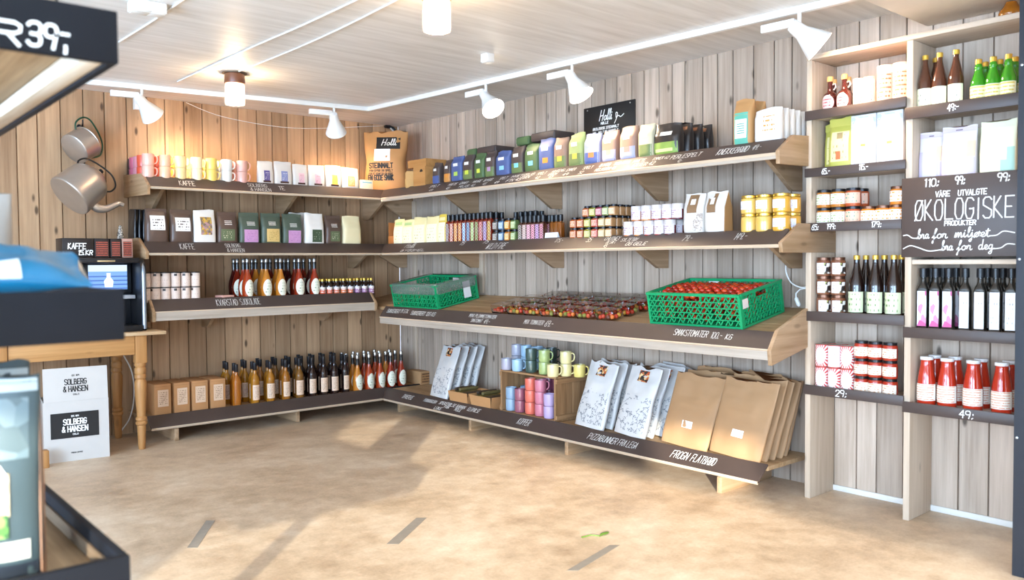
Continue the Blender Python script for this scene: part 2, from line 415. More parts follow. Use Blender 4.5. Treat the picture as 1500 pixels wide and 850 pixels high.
ys = [Y0]+[y for w in WINS for y in w]+[0]
for i in range(0, len(ys), 2): wl.box(X0-.15, X0, ys[i], ys[i+1], .25, 2.2)
struct('wall_left', wl.mesh('wall_left', PLAST))
wf = MB().box(X0, 0, Y0-.15, Y0, 2.2, H).box(X0, -5.6, Y0-.15, Y0, 0, 2.2).box(-1.9, 0, Y0-.15, Y0, 0, 2.2).box(-5.6, -1.9, Y0-.15, Y0, 0, .3)
struct('wall_front', wf.mesh('wall_front', PLAST))
GLASS = clear('window_glass', 'f4f8f8', .04)
FRAMEP = plain('window_frame_paint', '4a505a', .45)
def window(name, f, a, b, z0, z1):
    w = MB(); t = .06
    for u0, u1, q0, q1 in ((a, b, z0, z0+t), (a, b, z1-t, z1), (a, a+t, z0, z1), (b-t, b, z0, z1))+(((( a+b)/2-t/2, (a+b)/2+t/2, z0, z1),) if b-a < 4 else ()):
        w.prism([(u0, q0), (u1, q0), (u1, q1), (u0, q1)], f, -.10, -.04)
    o = struct(name, w.mesh(name, FRAMEP))
    obj('window_pane', MB().prism([(a+t, z0+t), (b-t, z0+t), (b-t, z1-t), (a+t, z1-t)], f, -.074, -.068).mesh('pane', GLASS), o)
for i, (a, b) in enumerate(WINS): window('window_%d' % (i+1), lambda p, q, t: (X0+t, p, q), a, b, .25, 2.2)
for i, bl in enumerate(SUN_BLOCKERS):
    for y0, y1, zb in bl: obj('sun_blocker', MB().box(X0-.03, X0-.027, y0, y1, zb, 2.19).mesh('sun_blocker', plain('sun_blocker_white', 'e4e2dc', .8), 0), bpy.data.objects['window_%d' % (i+1)])
window('window_4', lambda p, q, t: (p, Y0+t, q), -5.6, -1.9, .3, 2.2)  # unseen front opening added for fill
# concrete downstand beam above the tall unit
bm_ = MB()
ny = 12
prof = [(-4.715-.02*math.sin(i*1.7)-i*.0, ) for i in range(ny)]
bm_.box(-3.2, 0, -6.6, -4.715, 2.395, H+.01)
struct('beam', bm_.mesh('beam', plain('beam_plaster', 'efeae4', .7, bmp=.25, bs=35), bevel=.012))
struct('baseboard_right', MB().box(-.012, 0, Y0, -4.1, 0, .03).mesh('baseboard_right', PLAST, bevel=.003))
# blue-grey steel post that closes the picture on the side of the tall unit
pp = CAM+ray(1487.5, 425)*3.25
post = struct('trim_1', MB().box(pp.x, pp.x+.12, pp.y-.34, pp.y, 0, H).mesh('trim_1', plain('blue_grey_paint', '2a2f37', .45, var=.05), bevel=.003))
for zz in (.55, 1.25, 2.0): obj('screw', mk('screw', STEEL, lambda b: b.lathe([(.005, 0), (.005, .003), (.003, .004)], 10)), post, (pp.x, pp.y-.012, zz), (0, -PI/2, 0))

# ------------------------------------------------------------------ plank shelves on the two walls
def shelf(w, u0, u1, zd, d_deck, board, ends, label, texts=(), fascia=None, brackets=(), feet=(), planks=(), deckback=None, deck_u=None, group=None, plank_prof=None, deck_t=.024, strip=None, zb=None):
    """w wall; u0..u1 span; board = (d_low, z_low, d_high, z_high); ends = ('square'|'mitre', ...) at u0 and u1"""
    org = wallpos(w, u0, 0, zd)
    r = thing('wall_shelf', label, 'shelf', org, (0, 0, wrz(w)), group)
    L = lambda u, d, z: Vector((u-u0, -d, z-zd))
    du0, du1 = deck_u or (u0, u1); zbk = deckback if deckback is not None else zd; df = d_deck
    # the deck is three boards laid along the wall
    m = MB()
    for k in range(3):
        a, b = .004+(df-.004)*k/3+.001, .004+(df-.004)*(k+1)/3-.001
        za, zb_ = zbk+(zd-zbk)*a/df, zbk+(zd-zbk)*b/df
        m.prism([(a, za), (b, zb_), (b, zb_-deck_t), (a, za-deck_t)], lambda p, q, t: L(t, p, q), du0, du1)
    obj('deck', m.mesh('deck', SHELFX, bevel=.0015, seg=1), r)
    d1, z1, d2, z2 = board
    def ub(side, d):
        k = ends[side]; u = (u0, u1)[side]
        if k == 'mitre': return -d if w == 1 else d
        return u
    ln = math.hypot(d1-d2, z2-z1); n = ((z2-z1)/ln, (d1-d2)/ln)      # outward (d, z)
    t = .012
    m = MB(); rr = []
    for s in (0, 1):
        rr.append([L(ub(s, d1), d1, z1), L(ub(s, d2), d2, z2), L(ub(s, d2), d2-n[0]*t, z2-n[1]*t), L(ub(s, d1), d1-n[0]*t, z1-n[1]*t)])
    m.loft(rr)
    pb = obj('price_board', m.mesh('price_board', BOARD, bevel=.001, seg=1), r)
    # raw plywood edge along the foot of the board
    m = MB(); e = .0065; q = []
    for s in (0, 1):
        q.append([L(ub(s, d1), d1+n[0]*.001, z1+n[1]*.001-.0005), L(ub(s, d1), d1+n[0]*.001-(d1-d2)/ln*e, z1+n[1]*.001+(z2-z1)/ln*e),
                  L(ub(s, d1), d1-n[0]*t-(d1-d2)/ln*e, z1-n[1]*t+(z2-z1)/ln*e), L(ub(s, d1), d1-n[0]*t, z1-n[1]*t-.003)])
    m.loft(q); obj('raw_edge', m.mesh('raw_edge', EDGE), pb)
    # chalk words
    dm, zm = (d1+d2)/2, (z1+z2)/2
    for tx in texts:
        txt, p0, p1, b0, hh = tx[:5]
        st, wd = script(txt[1:]) if txt[0] == '~' else strokes(txt)
        ua, ub_ = su(w, p0, zm, dm), su(w, p1, zm, dm)
        f = lambda a, b: L(a, d1+(d2-d1)*b/ln+n[0]*.0016, z1+(z2-z1)*b/ln+n[1]*.0016)
        lw = tx[5] if len(tx) > 5 else max(.0020, min(hh*ln*.13, abs(ub_-ua)/max(1, len(txt))*.145))
        obj('lettering', write(MB(), st, wd, ua, ub_, b0*ln, hh*ln, f, lw, .12).mesh('lettering', CHALK, 0), pb)
    if fascia:
        fd, fz0, fz1 = fascia
        m = MB(); m.loft([[L(u, fd, fz0), L(u, fd, fz1), L(u, fd-.02, fz1), L(u, fd-.02, fz0)] for u in (ub(0, fd), ub(1, fd))])
        obj('fascia', m.mesh('fascia', wood('fascia_wood_x', 'beb0a1', '9e9081', 'X', .6, .5, .12), bevel=.0015, seg=1), r)
    for side in planks:
        u = (u0-.022, u1)[side]
        m = MB().prism(plank_prof, lambda p, q, s: L(u+s, p, q), 0, .022)
        obj('end_plank', m.mesh('end_plank', PINEY, bevel=.002), r)
    for px, hb, db in brackets:
        uu = su(w, px, zd-.1, 0)
        zt = zd-deck_t-.0005
        m = MB().prism([(0.003, zt), (db, zt-(0 if deckback is None else 0)), (db-.02, zt-.015), (.1, zt-hb), (.003, zt-hb)] if deckback is None else
                       [(.003, zbk-deck_t-.0005), (db, zbk+(zd-zbk)*db/df-deck_t-.0005), (.1, zbk-hb), (.003, zbk-hb)], lambda p, q, s: L(uu+s, p, q), -.028, 0)
        obj('bracket', m.mesh('bracket', PINEY, bevel=.0015, seg=1), r)
    for px, dfoot in feet:
        uu = su(w, px, .08, dfoot)
        m = MB().prism([(.03, 0), (dfoot, 0), (dfoot, .085), (.44, .125), (.42, zd-deck_t-.0005), (.03, zd-deck_t-.0005)], lambda p, q, s: L(uu+s, p, q), -.03, 0)
        obj('foot', m.mesh('foot', PINEY, bevel=.002), r)
    if strip:
        a, b, zs0, zs1, us = strip
        obj('end_strip', MB().prism([(a, zs0), (b, zs0), (b, zs1), (a, zs1)], lambda p, q, s: L(s, p, q), us, -.006).mesh('end_strip', NAVY, bevel=.001), r)
    return r
ZT, ZM, ZL, ZB = 1.858, 1.400, .985, .172
PP_T = [(.004, ZT-.115), (.53, ZT-.125), (.535, ZT-.06), (.40, ZT+.03), (.004, ZT+.05)]
PP_M = [(.004, ZM-.11), (.53, ZM-.11), (.54, ZM-.06), (.36, ZM+.04), (.004, ZM+.04)]
# wall_back
shelf(1, -2.375, -.005, ZT, .437, (.53, 1.787, .44, 1.870), ('square', 'mitre'), 'top plank shelf on the back wall with dark price board, carrying mugs and tea bags',
      [('KAFFE', 262, 285, .28, .42), ('SOLBERG', 364, 392, .52, .30), ('& HANSEN', 365, 395, .12, .30), ('TE', 408, 417, .34, .36)],
      brackets=((218, .2, .42), (408, .2, .42), (535, .2, .42)), planks=(0,), plank_prof=PP_T)
shelf(1, -2.395, -.005, ZM, .437, (.535, 1.327, .44, 1.412), ('square', 'mitre'), 'second plank shelf on the back wall with dark price board, carrying coffee bags',
      [('KAFFE', 264, 285, .36, .46), ('SOLBERG', 331, 353, .55, .30), ('& HANSEN', 331, 356, .14, .30)],
      brackets=((513, .17, .40),), planks=(0,), plank_prof=PP_M)
shelf(1, -2.36, -.60, ZL, .447, (.53, .919, .45, 1.006), ('square', 'square'), 'third plank shelf on the back wall, with cans and juice bottles above a pale fascia',
      [('KVARSTAD', 317, 348, .3, .5), ('SJOKOLADE', 352, 381, .3, .5)],
      fascia=(.53, .858, .916), planks=(0, 1), plank_prof=[(.004, .84), (.535, .853), (.54, .915), (.53, .93), (.455, 1.004), (.004, .985)], brackets=((300, .2, .38), (470, .2, .38)))
shelf(1, -2.40, -.005, ZB, .430, (.53, .107, .43, .187), ('square', 'mitre'), 'lowest plank shelf on the back wall with dark sloping board, carrying cordial bottles',
      feet=((262, .50), (439, .45)), strip=(.4315, .443, ZB-.034, ZB+.010, -.43))
# wall_right
shelf(2, .005, 4.212, ZT, .437, (.53, 1.787, .44, 1.870), ('mitre', 'square'), 'top plank shelf on the long wall with dark price board, carrying flour bags',
      [('SPELT', 628, 641, .55, .22), ('49', 632, 637, .15, .2), ('HVETE', 656, 668, .5, .22), ('45', 657, 662, .15, .2), ('EMMER', 673, 684, .5, .22), ('RUG', 676, 690, .15, .2),
       ('HAVRE', 692, 704, .5, .22), ('42', 694, 699, .15, .2), ('BYGG', 708, 720, .5, .22), ('45', 711, 716, .15, .2), ('SPELT', 731, 742, .5, .22), ('49', 728, 734, .15, .2), ('HVETE', 748, 768, .55, .2), ('FIN 45', 745, 766, .18, .24),
       ('RUG', 768, 781, .55, .2), ('GROV', 767, 778, .3, .2), ('SPELT', 786, 799, .5, .22), ('42', 788, 794, .15, .2), ('HAVREMEL', 807, 827, .55, .2), ('GROV', 805, 818, .32, .18), ('45', 808, 815, .1, .18),
       ('EMMER', 829, 842, .5, .22), ('49', 828, 836, .15, .2), ('SPELT', 853, 867, .5, .22), ('52', 852, 858, .15, .2), ('BYGG', 877, 892, .55, .22), ('HELKORN 45', 875, 905, .2, .22), ('SVEDJERUG', 898, 921, .55, .22), ('ERTER 42', 930, 962, .18, .26), ('HVETE', 926, 944, .55, .22), ('EMMER 62', 955, 978, .55, .2),
       ('PERLESPELT', 982, 1026, .45, .28), ('42,-', 997, 1004, .12, .22), ('KNEKKEBRØD', 1051, 1096, .34, .4), ('49,-', 1102, 1115, .4, .34)],
      brackets=((606, .2, .42), (702, .2, .42), (824, .2, .42), (980, .2, .42), (1176, .2, .42)), planks=(1,), plank_prof=PP_T, deck_u=(.44, 4.212), fascia=(.523, ZT-.098, ZT-.073))
shelf(2, .005, 4.232, ZM, .437, (.535, 1.327, .44, 1.412), ('mitre', 'square'), 'second plank shelf on the long wall with dark price board, carrying sauces, spices and honey',
      [('~Holli', 592, 606, .5, .46), ('BYGGMEL', 591, 626, .16, .18), ('75', 671, 677, .62, .26), ('75', 704, 711, .7, .26), ('WILD FIRE', 715, 742, .2, .48), ('175,-', 810, 822, .6, .26), ('35', 857, 864, .55, .3),
       ('CHUTNEY', 883, 905, .62, .24), ('OG SAFT', 889, 903, .36, .22), ('45', 889, 894, .1, .2), ('SYLTETØY', 909, 933, .5, .22), ('OG GELE', 920, 950, .2, .22), ('79,-', 1000, 1014, .4, .36), ('149,-', 1075, 1094, .4, .4)],
      brackets=((597, .17, .40), (705, .17, .40), (827, .17, .40), (980, .17, .40), (1176, .17, .40)), planks=(1,), plank_prof=PP_M, deck_u=(.44, 4.232))
ZS, ZSB = .882, .985
shelf(2, .60, 4.212, ZS, .528, (.60, .803, .535, .893), ('square', 'square'), 'sloping produce shelf on the long wall, carrying green crates and tomato punnets',
      [('SUKKERERT', 567, 585, .45, .3), ('19 STK', 586, 597, .5, .3), ('SUKKERERT', 602, 622, .42, .3), ('120 KG', 624, 637, .42, .3), ('MINI PLOMMETOMATER', 686, 725, .58, .24), ('SMÅTOMAT', 692, 708, .22, .24), ('49,-', 711, 720, .18, .3),
       ('MIX TOMATER', 768, 796, .4, .28), ('69,-', 799, 811, .32, .4), ('SMAKSTOMATER', 987, 1036, .42, .34), ('100,-', 1041, 1058, .4, .34), ('KG', 1063, 1072, .4, .28)],
      fascia=(.595, .752, .80), planks=(1,), plank_prof=[(.004, .845), (.595, .727), (.605, .803), (.535, .9), (.25, 1.0), (.004, 1.085)], deckback=ZSB,
      brackets=((610, .15, .45), (757, .15, .45), (912, .15, .45), (1135, .15, .45)), deck_u=(.005, 4.212))
shelf(2, .02, 4.11, ZB, .430, (.53, .105, .43, .185), ('mitre', 'square'), 'lowest plank shelf on the long wall with dark sloping board, carrying bread bags and mugs',
      [('DIVERSE', 590, 604, .42, .3), ('HONNINGKORV', 620, 638, .5, .24), ('SPEKEPØLSE', 642, 665, .55, .22), ('FRA', 652, 659, .34, .18), ('LOKE', 641, 651, .12, .2), ('BANAN', 667, 679, .55, .22), ('MOLE', 668, 677, .3, .22), ('ELGPØLSE', 684, 701, .5, .26),
       ('KOPPER', 759, 776, .34, .4), ('PIZZABUNNER', 862, 903, .36, .36), ('FRA LEGA', 906, 933, .36, .36), ('FROGN', 984, 1008, .34, .4), ('FLATBRØD', 1013, 1048, .34, .4)],
      feet=((585, .44), (690, .48), (832, .50), (1057, .52)), deck_u=(.446, 4.11))
# upright batten on the long wall that carries the corner brackets
for px, za, zb in ((606, .2, 1.83), (704, 1.0, 1.39)):
    uu = s2(px, 1.6, .02)
    tag(obj('wall_batten', MB().box(-.024, -.001, -.024, .024, 0, zb-za-.03).mesh('wall_batten', UNITZ, bevel=.002), None, (0, -uu, za)),
        'pale upright batten on the long wall %s' % ('near the corner below the sack' if px == 606 else 'between the lower plank shelves by the sauce bottles'), 'batten')

# ------------------------------------------------------------------ tall open shelving unit by the steel post
UA, UB, UC, UD, UX = 4.220, 4.732, 5.235, 2.308, .255
unit = thing('shelving_unit', 'tall pale wooden open shelving unit of two bays beside the steel post', 'shelving unit', (-.12, -UA, 0), (0, 0, -PI/2))
LU = lambda u, d, z: Vector((u-UA, -(d-.12), z))
def ubox(name, u0, u1, d0, d1, z0, z1, mat, parent=unit, bevel=.002):
    return obj(name, MB().prism([(d0, z0), (d1, z0), (d1, z1), (d0, z1)], lambda p, q, t: LU(t, p, q), u0, u1).mesh(name, mat, bevel=bevel), parent)
for u in (UA, UB, UC): ubox('side_panel', u, u+.03, .004, UX, 0, UD-.026, UNITZ)
ubox('top_panel', UA, UC+.03, .004, UX+.004, UD-.025, UD, UNITX)
def ushelf(a, b, zd, zb0, zb1, texts=(), over=True, trim=0.):
    ubox('shelf_board', a, b, .006, UX-.004, zd-.022, zd, UNITX)
    if zb0 is None: return
    o = ubox('price_board', a-(.032 if over else 0), b+.004-trim, UX+.001, UX+.014, zb0, zb1, BOARD)
    for txt, p0, p1, z0, h in texts:
        st, wd = strokes(txt)
        f = lambda p, q: LU(p, UX+.0155, q)
        obj('lettering', write(MB(), st, wd, s2(p0, z0, UX+.015), s2(p1, z0, UX+.015), z0, h, f, .0042, .05).mesh('lettering', CHALK, 0), o)
DA, DB, DC, DD, DE, DF, DG, DH, DI = 2.004, 1.708, 1.428, .975, .580, 1.952, 1.612, .921, .562
a1, b1, a2, b2 = UA+.0305, UB-.0005, UB+.0305, UC-.0005
ushelf(a1, b1, DA, 1.973, 2.021)
ushelf(a1, b1, DB, 1.680, 1.725, [('65,-', 1204, 1216, 1.690, .026), ('115,-', 1258, 1272, 1.694, .026)])
ushelf(a1, b1, DC, 1.397, 1.443, [('65;', 1189, 1199, 1.407, .026), ('199;', 1211, 1224, 1.408, .026), ('179;', 1276, 1291, 1.410, .026)], trim=.016)
ushelf(a1, b1, DD, .935, .985)
ushelf(a1, b1, DE, .550, .600, [('29;', 1224, 1240, .560, .032)])
ushelf(a2, b2, DF, 1.911, 1.966, [('49:-', 1388, 1405, 1.924, .03)])
ushelf(a2, b2, DG, None, None)
ushelf(a2, b2, 1.25, None, None)
ushelf(a2, b2, DH, .880, .930)
ushelf(a2, b2, DI, .523, .574, [('49;', 1405, 1426, .532, .034)])
# the big chalk sign on the second bay
sg0, sg1, sz0, sz1 = 4.722, UC+.028, 1.262, 1.634
sign = thing('chalkboard_sign', 'large brown chalk sign for organic products on the tall unit', 'sign', (-.2605, -sg0, sz0), (0, 0, -PI/2))
LS = lambda u, z, e=0.: Vector((u-sg0, -e, z-sz0))
sb = obj('sign_board', MB().box(0, sg1-sg0, -.012, 0, 0, sz1-sz0).mesh('sign_board', BOARD, bevel=.0015), sign)
def signtext(txt, p0, p1, z0, h, lw, slant=.06):
    st, wd = script(txt[1:]) if txt[0] == '~' else strokes(txt)
    f = lambda a, b: LS(a, b, .0135)
    obj('lettering', write(MB(), st, wd, s2(p0, z0, .277), s2(p1, z0, .277), z0, h, f, lw, slant, jit=.05 if txt[0] == '~' else .12).mesh('lettering', CHALK, 0), sb)
signtext('110;', 1353, 1375, 1.588, .034, .0055); signtext('99;', 1399, 1413, 1.590, .034, .0055); signtext('99;', 1461, 1479, 1.590, .034, .0055)
signtext('VÅRE', 1370, 1391, 1.538, .024, .0042); signtext('UTVALGTE', 1403, 1445, 1.538, .024, .0042)
signtext('ØKOLOGISKE', 1340, 1484.5, 1.432, .092, .0055, .02)
signtext('PRODUKTER', 1383, 1429, 1.405, .02, .0042)
signtext('~bra', 1343, 1361, 1.348, .040, .0042); signtext('~for', 1365, 1388, 1.348, .040, .0042); signtext('~miljøet', 1398, 1450, 1.350, .040, .0042)
signtext('~bra', 1378, 1396, 1.292, .040, .0042); signtext('~for', 1401, 1424, 1.292, .040, .0042); signtext('~deg', 1432, 1456, 1.294, .040, .0042)
def swash(pts):
    f = lambda a, b: LS(a, b, .0135)
    p = catmull([(s2(x, z, .277), z) for x, z in pts], 6)
    obj('lettering', write(MB(), [p], 1, 0, 1, 0, 1, f, .0045, 0., cap=1., jit=0, fit=True).mesh('lettering', CHALK, 0), sb)
swash([(1323, 1.364), (1329, 1.366), (1336, 1.352), (1343, 1.350)]); swash([(1450, 1.353), (1460, 1.356), (1470, 1.372), (1486, 1.364)])
swash([(1323, 1.302), (1333, 1.316), (1345, 1.306), (1360, 1.290), (1378, 1.295)]); swash([(1456, 1.296), (1466, 1.300), (1475, 1.316), (1486, 1.314)])

# ------------------------------------------------------------------ product shapes
def rad(prof, z):
    for (r0, z0), (r1, z1) in zip(prof, prof[1:]):
        if z0 <= z <= z1 and z1 > z0: return r0+(r1-r0)*(z-z0)/(z1-z0)
    return prof[-1][0]
def smoothprof(p, n=4): return [(max(.0005, a), max(b, p[0][1])) for a, b in catmull(p, n)]
def wrap(mb, prof, z0, z1, half, oval=False, eps=.0007, turn=0., na=10, nz=6):
    if not oval:
        P = []
        for i in range(nz+1):
            z = z0+(z1-z0)*i/nz; r = rad(prof, z)+eps
            P.append([(r*math.cos(-PI/2+turn+half*(2*j/na-1)), r*math.sin(-PI/2+turn+half*(2*j/na-1)), z) for j in range(na+1)])
        return mb.grid(P)
    zc, hz = (z0+z1)/2, (z1-z0)/2; vs = []; fs = []; ns = 24; nr = 4
    for k in range(nr+1):
        for j in range(ns):
            a = 2*PI*j/ns; z = zc+hz*math.sin(a)*k/nr*.999; th = -PI/2+turn+half*math.cos(a)*k/nr; r = rad(prof, z)+eps
            vs.append((r*math.cos(th), r*math.sin(th), z))
    for k in range(nr):
        for j in range(ns):
            q = (j+1) % ns; fs.append((k*ns+j, k*ns+q, (k+1)*ns+q, (k+1)*ns+j))
    return mb.add(vs, fs)
def squircle(w, d, z, n=5., seg=24, c=(0, 0)):
    out = []
    for j in range(seg):
        a = 2*PI*(j+.5)/seg; x, y = math.cos(a), math.sin(a)
        out.append((c[0]+math.copysign(abs(x)**(2/n), x)*w/2, c[1]+math.copysign(abs(y)**(2/n), y)*d/2, z))
    return out
class Bag:
    """paper or film bag: a soft box that flattens to a seam at the top"""
    def __init__(s, w, d, h, n=4., wr=.004, seed=0, shoulder=.62, topd=.007, tw=1., waist=.0, lean=0., fold=False, botd=.8):
        s.w, s.d, s.h, s.n, s.wr, s.seed, s.sh, s.topd, s.tw, s.waist, s.lean, s.fold, s.botd = w, d, h, n, wr, seed, shoulder, topd, tw, waist, lean, fold, botd
    def W(s, t): return s.w*(.97+.03*min(1, t*8))*(1+(s.tw-1)*t)*(1-s.waist*math.exp(-((t-s.sh)/.16)**2))
    def D(s, t):
        k = s.botd+(1-s.botd)*min(1, t/.12)
        if t > s.sh: k *= max(0, 1-((t-s.sh)/(1-s.sh))**1.25)
        return max(s.topd, s.d*k)
    def N(s, t): return s.n if t < s.sh else s.n+(2.4-s.n)*((t-s.sh)/(1-s.sh))
    def wrk(s, x, t, side):
        p = Vector((x*11+s.seed*7.1, side*5.3+s.seed, t*s.h*9))
        v = noise.noise(p)+.5*noise.noise(p*2.3)
        if t > s.sh: v += .6*noise.noise(Vector((x*5+s.seed, 9., t*s.h*34)))
        return s.wr*v*min(1, t*6+.25)*(1 if t < .97 else .4)
    def y(s, x, t, side=-1):
        q = min(1, abs(2*x/s.W(t))); n = s.N(t)
        return side*(s.D(t)/2*(max(0, 1-q**n))**(1/n)) + s.wrk(x, t, side)*(1-q**6)+s.lean*t*t
    def build(s, mb, nz=20, nx=16):
        rings = []
        for i in range(nz+1):
            t = i/nz; W = s.W(t); fr = [math.sin(PI/2*(2*j/nx-1)) for j in range(nx+1)]
            z = t*s.h
            def zz(x): return z+(.012*s.h/.2*noise.noise(Vector((x*14+s.seed, 3.3, 0)))*(t**6))
            r = [(x*W/2, s.y(x*W/2, t, -1), zz(x*W/2)) for x in fr]+[(x*W/2, s.y(x*W/2, t, 1), zz(x*W/2)) for x in reversed(fr[1:-1])]
            rings.append(r)
        mb.loft(rings)
        if s.fold:
            W = s.W(1)*.98
            mb.box(-W/2, W/2, s.lean-.010, s.lean+.008, s.h-.030*s.h/.2, s.h*.998)
    def patch(s, mb, x0, x1, t0, t1, eps=.0012, n=8):
        mb.grid([[(x, s.y(x, t, -1)-eps, t*s.h) for x in [x0+(x1-x0)*j/n for j in range(n+1)]] for t in [t0+(t1-t0)*i/n for i in range(n+1)]])
def bagparts(key, bag, mat, patches_=(), name='bag_body'):
    kids = []
    for i, (pn, m, x0, x1, t0, t1) in enumerate(patches_):
        kids.append((pn, mk('%s_p%d' % (key, i), m, lambda b: bag.patch(b, x0*bag.w/2, x1*bag.w/2, t0, t1, .0012+.0006*i))))
    return [(name, mk(key, mat, bag.build, smooth=50), kids)]
def place(w, px, z, d): 
    u = su(w, px, z, d); return wallpos(w, u, d, z)
def put(name, parts, label, cat, w, px, z, d, group=None, du=0., rx=0., rz=0., ry=0., df=None):
    u = su(w, px, z, df or d)+du
    return spawn(name, parts, label, cat, wallpos(w, u, d, z+.0006), wrz(w)+rz, group, rx, ry)
def span(w, p0, p1, z, d): return su(w, p1, z, d)-su(w, p0, z, d)

# mugs -------------------------------------------------------------
def mug(col):
    m = plain('mug_glaze_'+col, col, .28, var=.03, coat=.3)
    body = mk('mug', m, lambda b: b.lathe([(.031, 0), (.036, .002), (.0385, .010), (.0395, .03), (.0395, .079), (.0390, .083), (.0372, .083), (.0365, .078), (.036, .014), (.030, .009)], 28))
    hd = mk('mug_handle', m, lambda b: b.tube([(.037, 0, .070), (.048, 0, .072), (.058, 0, .063), (.0600, 0, .046), (.056, 0, .028), (.047, 0, .018), (.0375, 0, .017)], [.0052, .0045, .0045, .0045, .0045, .0045, .005], 8))
    return [('mug_body', body), ('handle', hd)]
MUGH = .0835
def mugstack(w, px, z, d, col, word, n, where, group, hz=-.28, df=None):
    nm = {1: ('single',), 2: ('lower', 'upper'), 3: ('lowest', 'middle', 'topmost')}[n]
    for k in range(n):
        put('mug', mug(col), '%s %s mug, %s' % (nm[k], word, where), 'mug', w, px, z+k*MUGH, d, group, rz=hz, df=df)
cols = [(217, 'e6b6a4', 'pale pink'), (241.7, 'eec09c', 'peach'), (264.5, 'f0d79a', 'butter yellow'), (288, 'f2e3bb', 'cream'), (309.5, 'e8cf6c', 'lemon yellow'), (332, 'dfe2de', 'white'), (354.5, 'd9a79a', 'dusty pink')]
for i, (px, c, wd) in enumerate(cols):
    mugstack(1, px, ZT, .415, c, wd, 2, 'front stack, %s from the plank end of the top shelf' % ORD[i], 'mugs on the top back shelf')
    c2, w2 = [('d8553b', 'orange red'), ('d9603a', 'rust orange'), ('e8b04e', 'amber yellow'), ('e9d08a', 'straw yellow'), ('dcc36a', 'mustard'), ('ccd0cc', 'light grey'), ('b98476', 'brown pink')][i]
    mugstack(1, px, ZT, .300, c2, w2, 2, 'standing behind the %s stack on the top shelf' % wd, 'mugs on the top back shelf', df=.415)
mugstack(1, 204, ZT, .205, 'd08a98', 'rose', 2, 'third stack back behind the pale pink mugs', 'mugs on the top back shelf')
mugstack(1, 198, ZT, .126, 'c0607a', 'raspberry', 2, 'fourth stack back behind the pale pink mugs', 'mugs on the top back shelf')
mugstack(1, 195.5, ZT, .043, '3a2a30', 'blackish', 2, 'against the wall at the plank end of the top shelf', 'mugs on the top back shelf', hz=1.2)

# tea bags on the top back shelf -------------------------------------
WHITEBAG = plain('white_paper', 'd6cfc7', .6, var=.04)
choc = plain('chocolate_print', '4a2f27', .55)
for i, (p0, p1, c, wd) in enumerate([(377, 400, '574a86', 'dark violet'), (401, 427, '7f86b4', 'grey blue'), (428, 450, 'e3b8c2', 'pale pink'), (451, 475, 'd9aebd', 'rose pink'), (476, 499, 'f0c04e', 'yellow'), (499.5, 525, 'e8a265', 'orange')]):
    w = span(1, p0, p1, ZT, .41)-.004
    b = Bag(w, .06, .178+.006*math.sin(i*2), wr=.003, seed=i+3, shoulder=.45, topd=.012)
    put('tea_bag', bagparts('tea%d' % i, b, WHITEBAG, [('label', printed('tea_print_%d' % i, c, 'f3ece6' if i < 2 else '8a5a4a', 7, .45), -.32, .42, .14, .60), ('stripe', choc, -.45, .55, .09, .17)] if i != 5 else [('label', printed('tea_print_5', c, 'f6e0b8', 8, .5), -.4, .42, .14, .62)]),
        'white tea bag with %s label, %s from the mugs on the top shelf' % (wd, ORD[i]), 'tea bag', 1, (p0+p1)/2, ZT, .41, 'tea bags')
def boxmesh(w, d, h, bev=.002): return lambda b: b.box(-w/2, w/2, -d/2, d/2, 0, h)
def flat(w0, w1, z0, z1, y): return lambda b: b.add([(w0, y, z0), (w1, y, z0), (w1, y, z1), (w0, y, z1)], [(0, 1, 2, 3)])
put('tea_box', [('carton', mk('teabox', plain('cream_card', 'ead9b8', .6), boxmesh(.115, .06, .085), bevel=.002), [('label', mk('teabox_l', plain('sky_blue_print', '7fb3c4', .5), flat(-.046, .046, .058, .070, -.0308)))])],
    'small cream box with pale blue stripe between the tea bags and the sack', 'box', 1, 535, ZT, .41)

# coffee bags on the second back shelf --------------------------------
brownfoil = plain('brown_foil', '5a463c', .33, var=.12, vs=20); blackfoil = plain('black_foil', '18171a', .33, coat=.2)
greenfoil = plain('dark_green_foil', '4c574a', .38, var=.1); whitefoil = plain('white_card_bag', 'ece6de', .5, var=.03); creambag = plain('cream_bag', 'eedfb4', .5, var=.04)
wl_ = printed('coffee_white_label', 'f1ece6', '5b4c45', 5, .5); gl_ = printed('coffee_green_label', '5f6a4a', 'c9c3a6', 6, .45); fl_ = patches('floral_label', ['b98a3e', 'c7a24f', '7a6a58', 'd8b24a', '94807a', 'b58a8f'], 60)
lil = printed('lilac_label', 'c692bd', 'a877a4', 8, .5); yel = printed('sand_label', 'd9b873', 'b08f4e', 8, .5); dg = printed('deep_green_label', '42523a', 'b9c0a6', 6, .4)
txt_ = printed('white_foil_print', '554239', 'e6ded5', 3, .75, .05); txt2 = printed('white_foil_print_green', '4a5548', 'e6ded5', 3, .75, .05)
